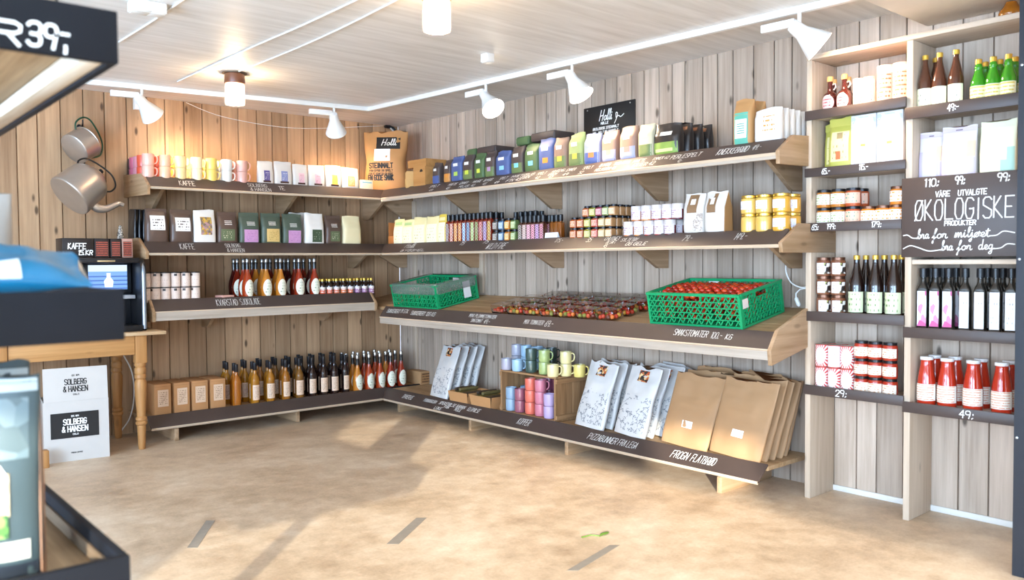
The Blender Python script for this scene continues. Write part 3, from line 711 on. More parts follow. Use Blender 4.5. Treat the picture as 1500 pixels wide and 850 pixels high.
CB = [(212, 246, 'brownfoil', brownfoil, [('label', wl_, -.62, .68, .38, .80)], 'brown coffee bag with a large white label'),
      (248, 282, 'brown2', brownfoil, [('label', wl_, -.6, .72, .36, .76)], 'brown coffee bag with a slightly lower white label'),
      (282, 316, 'white1', whitefoil, [('label', fl_, -.45, .55, .26, .78)], 'white coffee bag with a golden floral label'),
      (317, 347.5, 'brown3', brownfoil, [('print', txt_, -.4, .4, .58, .74), ('label', gl_, -.7, .62, .10, .46)], 'brown coffee bag with an olive label'),
      (349, 380, 'green1', greenfoil, [('print', txt2, -.35, .5, .58, .72), ('label', lil, -.6, .75, .06, .46)], 'green coffee bag with a large lilac label'),
      (381, 411.5, 'green2', greenfoil, [('print', txt2, -.35, .4, .60, .74), ('label', yel, -.55, .7, .08, .50)], 'green coffee bag with a sand yellow label'),
      (412.5, 442, 'green3', greenfoil, [('print', txt2, -.35, .4, .56, .70), ('label', lil, -.5, .75, .05, .46)], 'green coffee bag with a small lilac label'),
      (445, 474, 'white2', whitefoil, [('label', dg, -.35, .65, .08, .48)], 'white coffee bag with a dark green label'),
      (475, 499, 'brown4', brownfoil, [('print', txt_, -.4, .4, .58, .72), ('label', gl_, -.5, .7, .12, .46)], 'narrow brown coffee bag with an olive label'),
      (500, 528, 'cream1', creambag, [], 'plain cream coffee bag at the corner end')]
for i, (p0, p1, k, m, pt, wd) in enumerate(CB):
    w = span(1, p0, p1, ZM, .40)-.004
    b = Bag(w, .078, .245 if i < 2 else (.25 if 'white' in k else .238), wr=.005, seed=20+i, shoulder=.55, topd=.012, fold='white' not in k and 'cream' not in k, tw=.93)
    put('coffee_bag', bagparts('cof'+k, b, m, pt), wd+' on the second back shelf', 'coffee bag', 1, (p0+p1)/2, ZM, .40, 'coffee bags', rz=random.uniform(-.05, .05))
b = Bag(.15, .030, .25, wr=.003, seed=41, shoulder=.3, topd=.012)
for i in range(4):
    put('coffee_bag', bagparts('cofblack', b, blackfoil), 'black coffee bag seen edge-on, %s from the end of the second back shelf' % ORD[i], 'coffee bag', 1, 194.5+i*6.4, ZM, .20, 'black coffee bags', rz=PI/2)
put('coffee_bag', bagparts('cofwhite3', Bag(.15, .06, .255, wr=.004, seed=44, shoulder=.5, topd=.012), whitefoil), 'white coffee bag half hidden behind the small lilac label bag', 'coffee bag', 1, 436, ZM, .28, 'coffee bags')

# cans, packets and bottles on the third back shelf ---------------------
canlab = printed('pink_cream_can_label', 'e3cdbf', 'a98b80', 9, .4, .1); candark = plain('can_dark_lid', '3a302c', .4); tin = plain('tin', 'b9b4ac', .3, .9)
def can(): return [('can_body', mk('cocoa_can', plain('can_cream', 'dcc6b8', .5), lambda b: b.lathe([(.031, 0), (.033, .002), (.033, .096), (.0318, .098)], 24)), [('label', mk('cocoa_lab', canlab, lambda b: wrap(b, [(.033, 0), (.033, .1)], .01, .076, 1.05))), ('window_print', mk('cocoa_dk', candark, lambda b: wrap(b, [(.033, 0), (.033, .1)], .078, .094, .30, turn=-.75)))]),
                   ('lid', mk('cocoa_lid', candark, lambda b: b.lathe([(.0325, .098), (.0335, .0985), (.0335, .1035), (.032, .105)], 24)))]
for r, d in enumerate((.415, .342, .269)):
    for i, px in enumerate((213.3, 227.9, 242.5, 257.1, 271.7, 286.3)):
        for k in range(2):
            put('cocoa_can', can(), 'cream cocoa can, %s layer, %s, %s from the juice bottles' % (('lower', 'upper')[k], ROW[r], ORD[5-i]), 'can', 1, px, ZL+k*.1056, d, 'cocoa cans', df=.415, rz=random.uniform(-.5, .5))
pinkp = printed('pink_packet', 'd9a596', 'a0685c', 5, .4)
for i, px in enumerate((311.5, 329)):
    for k in range(2 if i else 1):
        put('chocolate_packet', [('wrapper', mk('chocpack', pinkp, boxmesh(.10, .10, .0165), bevel=.004))], 'flat pink chocolate packet lying beside %s' % ('the cocoa cans' if not i else ('the juice bottles, lower of two' if k == 0 else 'the juice bottles, upper of two')), 'chocolate', 1, px, ZL+k*.0172, .40, 'pink chocolate packets', rz=random.uniform(-.2, .2))
TEAR = smoothprof([(.030, 0), (.0375, .006), (.041, .05), (.0425, .085), (.038, .125), (.027, .165), (.0175, .197), (.0142, .222), (.0138, .262), (.0150, .266), (.0150, .275), (.013, .277)])
jl = printed('juice_label', 'e6e4d0', '8d9a78', 6, .45, .2)
def juice(c):
    m = plain('juice_'+c, c, .12, var=.1, vs=18, coat=.7, sss=.0, trans=.25, ior=1.33)
    return [('bottle', mk('tear', m, lambda b: b.lathe(TEAR, 24), smooth=60), [('label', mk('tear_l', jl, lambda b: wrap(b, TEAR, .014, .146, 1.0, True)))]),
            ('neck_sleeve', mk('tear_neck', plain('black_foil_neck', '1d1a1a', .25, coat=.4), lambda b: b.lathe([(r+.0006, z) for r, z in TEAR if .215 < z < .2765], 20))),
            ('stopper', mk('tear_cap', plain('silver_stopper', 'a9a6a2', .25, .9), lambda b: b.lathe([(.0125, .2772), (.0155, .278), (.0160, .302), (.0145, .306)], 18)))]
JC = {'r': ('b8441c', 'orange red'), 'o': ('d9862c', 'orange'), 'd': ('7c2413', 'dark red'), 'p': ('4a1512', 'plum red'), 'k': ('a8361c', 'rust red')}
def juicerow(w, fronts, z, d0, colours, rows, group, where):
    for i, px in enumerate(fronts):
        for r in range(rows):
            c, wd = JC[colours[i][min(r, len(colours[i])-1)]]
            loc_u = su(w, px, z, d0)
            put('juice_bottle', juice(c), '%s juice bottle, %s, %s column %s' % (wd, ROW[r].replace(' back', ''), ORD[i], where), 'juice bottle', w, px, z, d0-r*.093, group, du=(.01 if r % 2 else 0), df=d0, rz=random.uniform(-.25, .25))
juicerow(1, (363, 390.5, 411.5, 438.5, 461), ZL+.001, .410, ('rkdp', 'oood', 'oodd', 'kdpp', 'kpdp'), 4, 'juice bottles on the third back shelf', 'from the cocoa cans, third shelf')
SM = smoothprof([(.020, 0), (.0235, .003), (.0238, .07), (.0225, .085), (.012, .104), (.0105, .112), (.0105, .118)])
def smallb(c):
    dk = plain('dark_bottle_glass', '2c1a16', .1, coat=.6)
    return [('bottle', mk('smallb', dk, lambda b: b.lathe(SM, 18), smooth=60), [('label', mk('smallb_l', printed('shot_label_'+c, c, 'f3ece8', 4, .55, .05, top=.72, topc='efe6e2'), lambda b: wrap(b, SM, .006, .072, 1.5)))]),
            ('cap', mk('smallb_c', plain('gold_cap', 'd9b04a', .3, .6), lambda b: b.lathe([(.012, .1185), (.0128, .119), (.0128, .136), (.011, .138)], 16)))]
SC_ = [('d2552f', 'red'), ('d2552f', 'red'), ('cf5f33', 'red'), ('d96f38', 'orange'), ('d5683a', 'orange'), ('9a5d8e', 'purple'), ('9c6692', 'purple'), ('a86a90', 'purple')]
for r, d in enumerate((.425, .370, .315)):
    for i in range(8):
        c, wd = SC_[i]
        put('ginger_shot', smallb(c), 'small yellow-capped bottle with %s label, %s, %s from the juice bottles' % (wd, ROW[r], ORD[i]), 'small bottle', 1, 472.5+i*10.2, ZL+.001, d, 'small yellow-capped bottles', df=.425, du=.004*r)

# lowest back shelf ----------------------------------------------------
kraft = plain('kraft_card', 'b98556', .75, var=.06, vs=30); kl = printed('kraft_label', 'dcbc9f', '8f6a52', 9, .5, .12)
for i, (p0, p1) in enumerate(((218, 244), (246, 270.5), (272.5, 297), (299.5, 322.5))):
    w = span(1, p0, p1, ZB, .41)-.006; px = (p0+p1)/2
    put('kraft_box', [('carton', mk('kbox%d' % i, kraft, boxmesh(w, .25, .225), bevel=.003), [('label', mk('kbox_l%d' % i, kl, flat(-w*.30, w*.34, .065, .185, -.1258))), ('lid_fold', mk('kbox_f%d' % i, plain('kraft_dark_fold', '96683f', .8), lambda b: b.box(-w/2+.001, w/2-.001, -.1256, -.1249, .208, .2095)))])],  # lid fold drawn as a thin darker kraft line
        'tall kraft juice box with pale label, %s from the turned table leg' % ORD[i], 'box', 1, px, ZB, .285, 'kraft boxes', rz=random.uniform(-.03, .03))
CORD = smoothprof([(.029, 0), (.033, .004), (.0335, .17), (.032, .195), (.022, .222), (.0135, .240), (.0130, .285)], 3)
cl = printed('cordial_label', 'e2c3a8', '9a7a66', 10, .5, .1)
def cordial(c, lab=True, capc='1b1a1e'):
    m = plain('cordial_'+c, c, .1, var=.12, vs=16, coat=.7, trans=.25, ior=1.33)
    return [('bottle', mk('cord', m, lambda b: b.lathe(CORD, 20), smooth=60), [('label', mk('cord_l', cl, lambda b: wrap(b, CORD, .035, .150, 1.05)))] if lab else []),
            ('cap', mk('cord_c', plain('cap_'+capc, capc, .3), lambda b: b.lathe([(.0145, .262), (.0150, .263), (.0150, .318), (.0135, .320)], 16)))]
CF_ = [347, 374, 396.5, 419, 439, 457.5, 474.5, 490, 506]
CC = ['b8691c', 'b8781f', 'b3741f', 'a8671f', '8a5a22', '2a1712', '2e1a14', '281512', '241412']
CW = ['amber', 'golden', 'golden', 'amber', 'light brown', 'nearly black', 'very dark', 'black brown', 'blackish']
for r in range(4):
    for i, px in enumerate(CF_):
        c = CC[min(8, i+(1 if r > 1 else 0))]
        put('cordial_bottle', cordial(c, not (i == 0 and r == 0)), '%s cordial bottle with black cap, %s, %s from the kraft boxes%s' % (CW[i], ROW[r], ORD[i], ', label turned away' if (i == 0 and r == 0) else ''), 'cordial bottle', 1, px, ZB, .395-r*.092, 'cordial bottles', df=.395, du=(r % 2)*.02, rz=(PI if (i == 0 and r == 0) else random.uniform(-.2, .25)))
juicerow(1, (524, 541, 557, 572.5), ZB, .395, ('oodp', 'rkdp', 'rrdp', 'kodp'), 4, 'juice bottles on the lowest back shelf', 'from the dark cordials, lowest shelf')
for r in range(3):
    put('juice_bottle', juice(JC['kdp'[r]][0]), '%s juice bottle, %s of the column beside the corner carton' % (JC['kdp'[r]][1], ROW[r].replace(' back', '')), 'juice bottle', 1, 588, ZB, .385-r*.095, 'juice bottles on the lowest back shelf', df=.385)
ccard = plain('brown_carton', 'b58a5f', .75, var=.07, vs=25)
put('carton', [('carton_body', mk('corner_box', ccard, boxmesh(.165, .22, .115), bevel=.003), [('print', mk('corner_box_l', printed('carton_print', 'a97a4e', '5a3a24', 4, .6, .06), flat(-.074, .074, .012, .102, -.111)))])],
    'low brown cardboard carton in the corner beside the juice bottles on the lowest shelf', 'box', 1, 617, ZB, .345)

# ------------------------------------------------------------------ long wall, top shelf
sackm = plain('brown_sack_paper', 'b58350', .65, var=.08, vs=14)
sk = Bag(.36, .17, .52, wr=.010, seed=61, shoulder=.5, topd=.016, waist=.10, n=3.2, tw=1.06)
inkb = plain('black_print', '1b1817', .6)
spos = Vector((-.36, -.36, ZT+.001)); srz = -PI/4+.03
sack = spawn('flour_sack', bagparts('sack', sk, sackm, [('emblem', inkb, -.42, .72, .70, .90), ('sticker', plain('white_sticker', 'eceae6', .5), -.50, .26, .50, .70)]),
    'large brown paper malt sack with black print standing in the corner on the top shelf', 'sack', spos, srz)
sbody = sack.children[0]
def sacktext(txt, a0, a1, t0, h, lw, bold=True):
    st, wd = script(txt[1:]) if txt[0] == '~' else strokes(txt)
    f = lambda a, b: (a, sk.y(a, b/sk.h, -1)-.0028, b)
    col = CHALK if txt[0] == '~' else inkb
    obj('lettering', write(MB(), st, wd, a0, a1, t0*sk.h, h, f, lw, .1 if txt[0] == '~' else .0, jit=.03).mesh('lettering', col, 0), sbody)
sacktext('~Holli', -.03, .10, .76, .050, .005)
sacktext('STEINMALT', -.13, .07, .385, .040, .010); sacktext('FRA BYGG OG SPELT', -.13, .07, .325, .016, .0045); sacktext('FOR ET KRAFTIG OG GODT', -.135, .07, .275, .015, .004); sacktext('EN GODE SMAK', -.14, .075, .185, .042, .010)
# printed cardboard display boxes in front of the sack
cw = wood('printed_crate_card', 'c28f55', 'a9743d', 'X', .7, .5, .1, .6)
def displaybox(w, d, h, cut=0.):
    def fn(b):
        t = .004
        b.box(-w/2, w/2, -d/2, d/2, 0, t); b.box(-w/2, w/2, d/2-t, d/2, t, h); b.box(-w/2, -w/2+t, -d/2+t, d/2-t, t, h); b.box(w/2-t, w/2, -d/2+t, d/2-t, t, h)
        if cut: b.box(-w/2, w/2, -d/2, -d/2+t, t, h*cut)
        else: b.box(-w/2, w/2, -d/2, -d/2+t, t, h); b.box(-w/2+t, w/2-t, -d/2+t, d/2-t, h-t, h)
    return fn
u0 = s2(624, ZT, .38)
dk1 = [('carton_body', mk('disp1', cw, displaybox(.165, .22, .158)), [('emblem', mk('disp1e', inkb, lambda b: b.add([(.03+.022*math.cos(a*PI/8), -.1112, .115+.022*math.sin(a*PI/8)) for a in range(9)], [tuple(range(9))])))])]
spawn('display_box', dk1, 'wood-printed cardboard display box beside the malt sack, lower of the two large ones', 'box', wallpos(2, .975, .335, ZT+.0006), -PI/2)
spawn('display_box', [('carton_body', mk('disp2', cw, displaybox(.255, .2, .060)))], 'flat wood-printed cardboard box lying on top of the display box by the malt sack', 'box', wallpos(2, .93, .335, ZT+.160), -PI/2)
spawn('display_box', [('carton_body', mk('disp3', plain('pale_crate_card', 'd9a868', .7), displaybox(.10, .10, .135, .55)))], 'pale open-fronted cardboard display box in front of the sack and the wood-printed box', 'box', wallpos(2, .80, .40, ZT+.0006), -PI/2-.5)

# flour bags
FC = {'b': ('4c5c8c', 'blue'), 'n': ('4d403c', 'dark brown'), 'g': ('4f6640', 'green'), 'l': ('98a56c', 'light green'), 'v': ('959dc0', 'lavender blue'), 't': ('8d7263', 'taupe'), 'c': ('c9bfa0', 'cream')}
FL = [(637.7, 649, 'n', 'b', None, 'a brown top and blue foot', .155), (654.6, 664.5, 'n', 'o', 'd98b3a', 'a brown top and orange foot', .165), (665, 681, 'b', 'b', 'b5cf5a', 'a lime square', .178), (682, 697, 'n', 'g', 'c3d04a', 'a green foot and lime square', .175),
      (698.6, 714, 'g', 'g', 'd4dd55', 'a yellow-green square', .175), (715, 729, 'n', 'g', 'b58fb0', 'a mauve square', .18), (730, 751, 'b', 'b', '8fc7e0', 'a pale blue square', .168), (752.7, 771, 'n', 'g', '7fc4df', 'a pale blue square on green foot', .18),
      (772.7, 792.7, 'g', 'g', '74b6dc', 'a sky blue square', .182), (793.3, 814.5, 'b', 'b', 'e88a35', 'an orange square', .20), (815.5, 834.7, 't', 'g', 'e5c04a', 'a yellow square on green foot', .192), (837, 858, 'l', 'g', 'e8c84f', 'a yellow square', .2),
      (860, 882, 'v', 'b', 'ea7f4a', 'a coral orange square', .18), (885.5, 908, 't', 'v', 'e3957f', 'a salmon square', .18), (911.5, 937, 't', 'v', 'df7f78', 'a rose square', .19), (939, 961, 'c', 'g', None, 'an open dark crumpled top', .185)]
for i, (p0, p1, c, c2, sq, wd, h) in enumerate(FL):
    w = span(2, p0, p1, ZT, .41)-.004
    m = plain('flour_'+c, FC[c][0], .5, var=.08, vs=20)
    foot = plain('flour_foot_'+c2, {'b': '4d5f96', 'g': '6b7a4a', 'o': 'c98a48', 'v': '9a9fc4'}[c2], .5, var=.1)
    bg = Bag(w, .075, h+.012, wr=.004, seed=70+i, shoulder=.72, topd=.03, n=5)
    pt = [('foot_print', foot, -.93, .93, .05, .40)] if c2 != c else []
    pt.append(('emblem', plain('pale_emblem', 'e8e2da', .5), -.45, .40, .62, .74))
    if sq: pt.append(('square', plain('square_'+sq, sq, .5), -.30, .40, .24, .40))
    put('flour_bag', bagparts('flour%d' % i, bg, m, pt), '%s flour bag with %s, %s from the corner' % (FC[c][1], wd, ORD[i]), 'flour bag', 2, (p0+p1)/2, ZT, .41, 'flour bags on the top shelf', rz=random.uniform(-.06, .06))
    if i % 2 == 0 and i < 15:
        put('flour_bag', bagparts('flourb%d' % i, Bag(w*.95, .075, h, wr=.004, seed=170+i, shoulder=.72, topd=.03, n=5), plain('flour_n', FC['n'][0], .5)), 'dark flour bag hidden behind the %s flour bag from the corner' % ORD[i], 'flour bag', 2, (p0+p1)/2, ZT, .25, 'flour bags on the top shelf', df=.41)
# folded packs lying across the back row
for p0, p1, c, zz, dd, wd in ((699, 712, 'g', .186, .28, 'green flour pack lying on the back row above the mauve-square bags'), (713, 741, 'n', .186, .28, 'dark flour pack lying on the back row above the blue bags'), (771, 790, 'g', .207, .28, 'green flour pack lying on the back row above the sky-blue-square bag'), (792, 828, 'n', .215, .28, 'dark flour pack lying on the back row above the orange-square bag')):
    w = span(2, p0, p1, ZT+.2, dd)-.006
    put('flour_bag', [('bag_body', mk('fpack%d' % p0, plain('flour_'+c, FC[c][0], .5, var=.08, vs=20), boxmesh(w, .20, .062), bevel=.012, seg=3)), ('base_flap', mk('fflap%d' % p0, plain('flour_'+c, FC[c][0], .5), lambda b: b.box(-w*.47, w*.47, -.103, -.099, .015, .050), bevel=.001))], wd, 'flour bag', 2, (p0+p1)/2, ZT+zz+(.0 if zz < .2 else .004), dd-.02, 'flour bags on the top shelf')
darkbag = plain('dark_flour_film', '2a2422', .32, var=.1, coat=.2)
bgk = Bag(.185, .085, .185, wr=.009, seed=91, shoulder=.6, topd=.03, n=3.6)
put('flour_bag', bagparts('darkgreenbag', bgk, darkbag, [('foot_print', plain('moss_print', '7d9a45', .45, var=.15), -.9, .9, .05, .42), ('stripe', plain('pale_green_print', 'c3cf8c', .5), -.75, .6, .12, .22), ('emblem', plain('pale_emblem', 'e8e2da', .5), -.35, .5, .62, .74)]), 'dark flour bag with moss green foot, widest in the top shelf row', 'flour bag', 2, 980, ZT, .40, 'flour bags on the top shelf', rz=.04)
for i, (px, dd) in enumerate(((980, .305), (980, .21), (980, .115))):
    put('flour_bag', bagparts('darkbag%d' % i, Bag(.185, .080, .192+.004*i, wr=.009, seed=95+i, shoulder=.6, topd=.028, n=3.6), darkbag, [('stripe', plain('copper_print', '8a5a3c', .4), -.7, .7, .80, .9)]), 'black flour bag standing behind the moss green one, %s from it' % ORD[i], 'flour bag', 2, px, ZT, dd, 'flour bags on the top shelf', rz=.04, df=.40)
kraftbag = plain('kraft_bag', 'b98a58', .6, var=.07, vs=18)
teal = printed('teal_ring_label', 'e8e6dc', '3f9a86', 5, .7, .04)
for i, (px, dd) in enumerate(((1092, .40), (1092, .30))):
    put('crispbread_bag', bagparts('kb', Bag(.115, .09, .25, wr=.006, seed=101, shoulder=.66, topd=.012, n=4), kraftbag, [('band', plain('teal_print', '5aa893', .5), -.72, .72, .02, .70), ('label', plain('round_white_label', 'efece4', .5), -.6, .6, .16, .56), ('print', teal, -.42, .42, .24, .48)]), 'kraft crispbread bag with teal label near the shelf end, %s' % ('in front' if i == 0 else 'half hidden behind the other'), 'bag', 2, px, ZT, dd, 'kraft crispbread bags', df=.40)
wb = printed('grain_drawing', 'ece6de', 'd39a4a', 4, .55, .1)
for i in range(5):
    put('crispbread_packet', bagparts('cp', Bag(.155, .05, .175, wr=.005, seed=103, shoulder=.75, topd=.022, n=5), WHITEBAG, [('print', wb, -.45, .7, .30, .85)]), 'white crispbread packet by the end plank, %s' % ('frontmost with grain drawing' if i == 0 else 'seen edge-on, %s behind the front one' % ORD[i-1]), 'crispbread', 2, 1127, ZT, .41-.056*i, 'white crispbread packets', df=.41)
# "Holli" board on the wall
hb0, hb1 = -at(857, 160, 0, 0).y, -at(931.5, 150, 0, 0).y
hz1 = at(857, 160, 0, 0).z; hz0 = at(931, 199, 0, 0).z-.02
hs = thing('wall_sign', 'black chalk sign with white script screwed to the planks above the flour bags', 'sign', (-.003, -hb0, hz0), (0, 0, -PI/2))
hbo = obj('sign_board', MB().box(0, hb1-hb0, -.010, 0, 0, hz1-hz0).mesh('sign_board', plain('black_sign_paint', '1d1b1b', .5), bevel=.001), hs)
hw, hh = hb1-hb0, hz1-hz0
def hsign(txt, a0, a1, b0, h, lw, sl=.1):
    st, wd = script(txt[1:]) if txt[0] == '~' else strokes(txt)
    obj('lettering', write(MB(), st, wd, a0*hw, a1*hw, b0*hh, h*hh, lambda a, b: (a, -.0112, b), lw, sl, jit=.06).mesh('lettering', CHALK, 0), hbo)
hsign('~Holli', .32, .58, .60, .24, .007, .2); hsign('MØLLE', .35, .50, .50, .06, .004); hsign('ØKOLOGISK STEINMALT', .19, .70, .37, .06, .0045); hsign('MEL, MALT PÅ GAMMELT', .19, .69, .27, .055, .0045); hsign('VIS, KVERNER I VESTBY', .19, .69, .165, .055, .0045)
obj('lettering', write(MB(), [catmull([(.62, .48), (.66, .60), (.68, .72), (.65, .74), (.65, .62)]), catmull([(.66, .62), (.70, .66), (.74, .62), (.80, .68)])], 1, 0, hw, 0, hh, lambda a, b: (a, -.0112, b), .006, 0, cap=1., jit=0).mesh('lettering', CHALK, 0), hbo)
for a, b in ((.08, .93), (.92, .93)): obj('screw', mk('screw', STEEL, lambda b_: b_.lathe([(.005, 0), (.005, .003), (.003, .004)], 10)), hbo, (a*hw, -.0105, b*hh), (PI/2, 0, 0))

# ------------------------------------------------------------------ long wall, second shelf
yelp = plain('cream_yellow_pouch', 'f0dfa6', .5, var=.05); yb = printed('pale_yellow_print', 'f6efd0', 'd8c98c', 6, .45, .1); grn = plain('lime_print', 'b9d08a', .5)
for i, (p0, p1, hgt) in enumerate(((579, 593, .21), (592.5, 607, .20), (607.5, 625.5, .215), (626.5, 643.5, .215), (644.5, 655, .225))):
    w = span(2, p0, p1, ZM, .42)+.004
    put('flour_pouch', bagparts('yp%d' % i, Bag(w, .05, hgt, wr=.003, seed=110+i, shoulder=.5, topd=.01), yelp if i < 4 else plain('golden_pouch', 'e3c24e', .45), [('label', yb, -.85, .85, .05, .72), ('band', grn if i in (0, 1) else yelp, -.7, .7, .78, .9)]), 'pale yellow flour pouch on the second shelf, %s from the corner%s' % (ORD[i], ', with a green band' if i in (0, 1) else ''), 'pouch', 2, (p0+p1)/2, ZM, .405+.004*(i % 2), 'yellow flour pouches', rz=0)
spawn('display_box', [('carton_body', mk('disp4', plain('orange_card', 'c47a3e', .7), displaybox(.10, .09, .19, .4)))], 'orange brown open cardboard display box in the corner of the second shelf', 'box', wallpos(2, .512, .37, ZM+.0006), -PI/2)
SQ = [(.036, 0), (.040, .004), (.040, .150), (.036, .158), (.022, .164), (.021, .172)]
def sauce(c1, c2, base, body='7a2410', hs=1.):
    gl = plain('sauce_'+body, body, .12, var=.1, coat=.6)
    rings = lambda b: b.loft([squircle(w, w, z*hs, 6 if w > .03 else 2, 24) for w, z in SQ])
    lab = zigzag('zz_%s_%s' % (c1, c2), c1, c2, base)
    return [('bottle', mk('sauce%.2f' % hs, gl, rings), [('label', mk('sauce_l%.2f' % hs, lab, lambda b: b.add([(x, -.0205, z*hs) for z in (.010, .146) for x in (-.0172, .0172)], [(0, 1, 3, 2)])))]),
            ('cap', mk('sauce_c%.2f' % hs, BLACK, lambda b: b.lathe([(.0165, .170*hs), (.0170, .172*hs), (.0165, .172*hs+.040), (.015, .172*hs+.042)], 20)))]
SA = [('5d98a0', 'c0483a', 'teal and red'), ('c8483a', 'e9d8c8', 'red'), ('d9742c', 'f0c070', 'bright orange'), ('cf6a2a', 'e8b060', 'dull orange'), ('5a86b8', 'c9dcea', 'blue'), ('6a90b5', '3e5a88', 'steel blue'), ('7fa04a', 'd9dfa8', 'green'), ('6d9a48', '8a4a2a', 'leaf green'), ('a83a44', 'd98a8a', 'crimson'), ('6a5a9c', 'c9a0c0', 'violet'), ('d9a23a', '8a6a20', 'golden')]
for r in range(3):
    for i, (c1, c2, wd) in enumerate(SA):
        px = 658+i*6.13
        put('sauce_bottle', sauce(c1, c2, 'e8dfd2'), 'tall hot sauce bottle with %s chevron label, %s' % (wd, ROW[r]), 'sauce bottle', 2, px, ZM, .425-r*.052, 'tall hot sauce bottles', df=.425)
for r in range(2):
    for i in range(5):
        c1, c2, wd = SA[(i*3) % 11]
        put('sauce_bottle', sauce(c1, c2, 'e8dfd2'), 'tall hot sauce bottle behind small square jars, %s from the golden one, %s' % (ORD[i], ('in front', 'at the wall')[r]), 'sauce bottle', 2, 729+i*7.2, ZM, .255-r*.06, 'tall hot sauce bottles', df=.43)
def sqjar(c1, c2, w=.046, h=.066, ink='f0e6da'):
    gl = plain('jar_'+c1, c1, .2, var=.12, vs=60, coat=.5)
    return [('jar', mk('sqj%.3f%.3f' % (w, h), gl, lambda b: b.loft([squircle(w*k, w*k, z*h, 6, 24) for k, z in ((.92, 0), (1, .05), (1, .72), (.8, .80))])), [('label', mk('sqjl%.3f%.3f' % (w, h), printed('jl_%s_%s' % (c2, ink), c2, ink, 4, .55, .08), lambda b: b.add([(x*w*.43, -w/2-.0006, z*h) for z in (.10, .66) for x in (-1, 1)], [(0, 1, 3, 2)])))]),
            ('lid', mk('sqjc%.3f%.3f' % (w, h), plain('gunmetal_lid', '2b2a2c', .28, .6), lambda b: b.lathe([(w*.41, h*.805), (w*.43, h*.82), (w*.43, h*.985), (w*.40, h)], 22)))]
JJ = [('5f534c', '8a837c', 'grey'), ('4f6a86', '9cb6c8', 'blue'), ('b9702c', 'e3b45a', 'orange'), ('6a7d4a', 'a9bd7a', 'green')]
for r in range(3):
    for k in range(2):
        for i in range(4):
            c1, c2, wd = JJ[i]
            put('rub_jar', sqjar(c1, c2, .05, .079), 'small square jar with %s label beside the hot sauces, %s, %s' % (wd, ('bottom layer', 'top layer')[k], ROW[r]), 'jar', 2, 728+i*8.9, ZM+k*.0798, .425-r*.056, 'small square rub jars', df=.425)
SB = [('8d7f78', '5a4a48', 'grey brown'), ('a8837e', 'd9c0bc', 'dusty rose'), ('b8607c', 'e0b0c0', 'raspberry'), ('a8486a', 'd98aa0', 'dark pink'), ('7a4a8a', 'c08ac0', 'purple'), ('8a3a5a', 'c8708a', 'wine')]
for r in range(3):
    for i, (c1, c2, wd) in enumerate(SB):
        put('sauce_bottle', sauce(c1, c2, 'e8dfd2', '4a2416', .72), 'short hot sauce bottle with %s chevron label, %s' % (wd, ROW[r]), 'sauce bottle', 2, 764.5+i*6.3, ZM, .425-r*.055, 'short hot sauce bottles', df=.425)
for i in range(4):
    p = sauce('8a5a2a', 'c08a4a', 'e8dfd2', '8a4e1c', .72); p[0] = p[0][:2]
    put('sauce_bottle', p, 'short amber sauce bottle without front label beside the dark pink ones, %s from them' % ORD[i], 'sauce bottle', 2, 803+i*6.2, ZM, .36, 'short hot sauce bottles')
put('shelf_card', [('card', mk('scard', plain('white_card', 'e9e9ea', .6), lambda b: b.prism([(0, 0), (.03, 0), (.012, .045), (.008, .045)], lambda p, q, t: (t, p-.015, q), -.06, .06)))], 'small white folded card in front of the amber sauce bottles', 'card', 2, 809, ZM, .425)
SP = [('a8532a', 'd08a5a', 'terracotta'), ('a8562c', 'd58f62', 'orange'), ('8f8a34', 'c9bf6a', 'mustard green'), ('b0483a', 'd9806a', 'brick red'), ('b59660', 'd8c090', 'sand'), ('b98a5c', 'dcb98c', 'beige')]
for r in range(4):
    for k in range(3):
        for i in range(5 if k == 2 else 6):
            c1, c2, wd = SP[i if k < 2 else (i+1) % 6]
            if k == 2 and i in (2, 3): c1, c2, wd = [('8a3a4a', 'c07a86', 'plum red'), ('7f8a5a', 'b8c08a', 'sage')][i-2]
            put('spice_jar', sqjar(c1, c2, .0515, .067), 'square spice jar with %s label and dark lid, %s layer, %s' % (wd, ('bottom', 'middle', 'top')[k], ROW[r]), 'spice jar', 2, (842.5+i*10.4) if k < 2 else (861+i*9.6), ZM+k*.0676, .425-r*.056, 'square spice jars', df=.425)
papm = plain('white_paper_cover', 'd2cac8', .7, var=.03)
def papjar(c):
    PJ = [(.030, 0), (.034, .003), (.034, .075), (.030, .082)]
    return [('jar', mk('pj', plain('jam_'+c, c, .15, coat=.5), lambda b: b.lathe(PJ, 22), smooth=40), [('label', mk('pj_l', printed('jam_label', 'dfd6dc', '9a6a86', 5, .5), lambda b: wrap(b, PJ, .008, .066, 1.35)))]),
            ('paper_cover', mk('pj_c', papm, lambda b: b.loft([[(r*(1+wob*math.cos(8*2*PI*j/32))*math.cos(2*PI*j/32), r*(1+wob*math.cos(8*2*PI*j/32))*math.sin(2*PI*j/32), z) for j in range(32)] for r, z, wob in ((.0348, .058, .05), (.0350, .070, .03), (.0352, .078, .01), (.0352, .086, 0), (.033, .0895, 0))]), smooth=60))]
for r in range(3):
    for k in range(2):
        for i in range(5):
            c = ['c8742a', 'd98a35', 'a83a2a', '9a2a2a', '6a2028'][i]
            put('jam_jar', papjar(c), 'jam jar with white paper cover and %s filling, %s layer, %s' % (['amber', 'orange', 'light red', 'red', 'dark berry'][i], ('lower', 'upper')[k], ROW[r]), 'jam jar', 2, 922+i*15.0+k*11, ZM+k*.0899, .42-r*.075, 'paper covered jam jars', df=.42)
greyp = sketch('grey_bag_drawing', 'd2c8bf', 'a2948a', 30, .05)
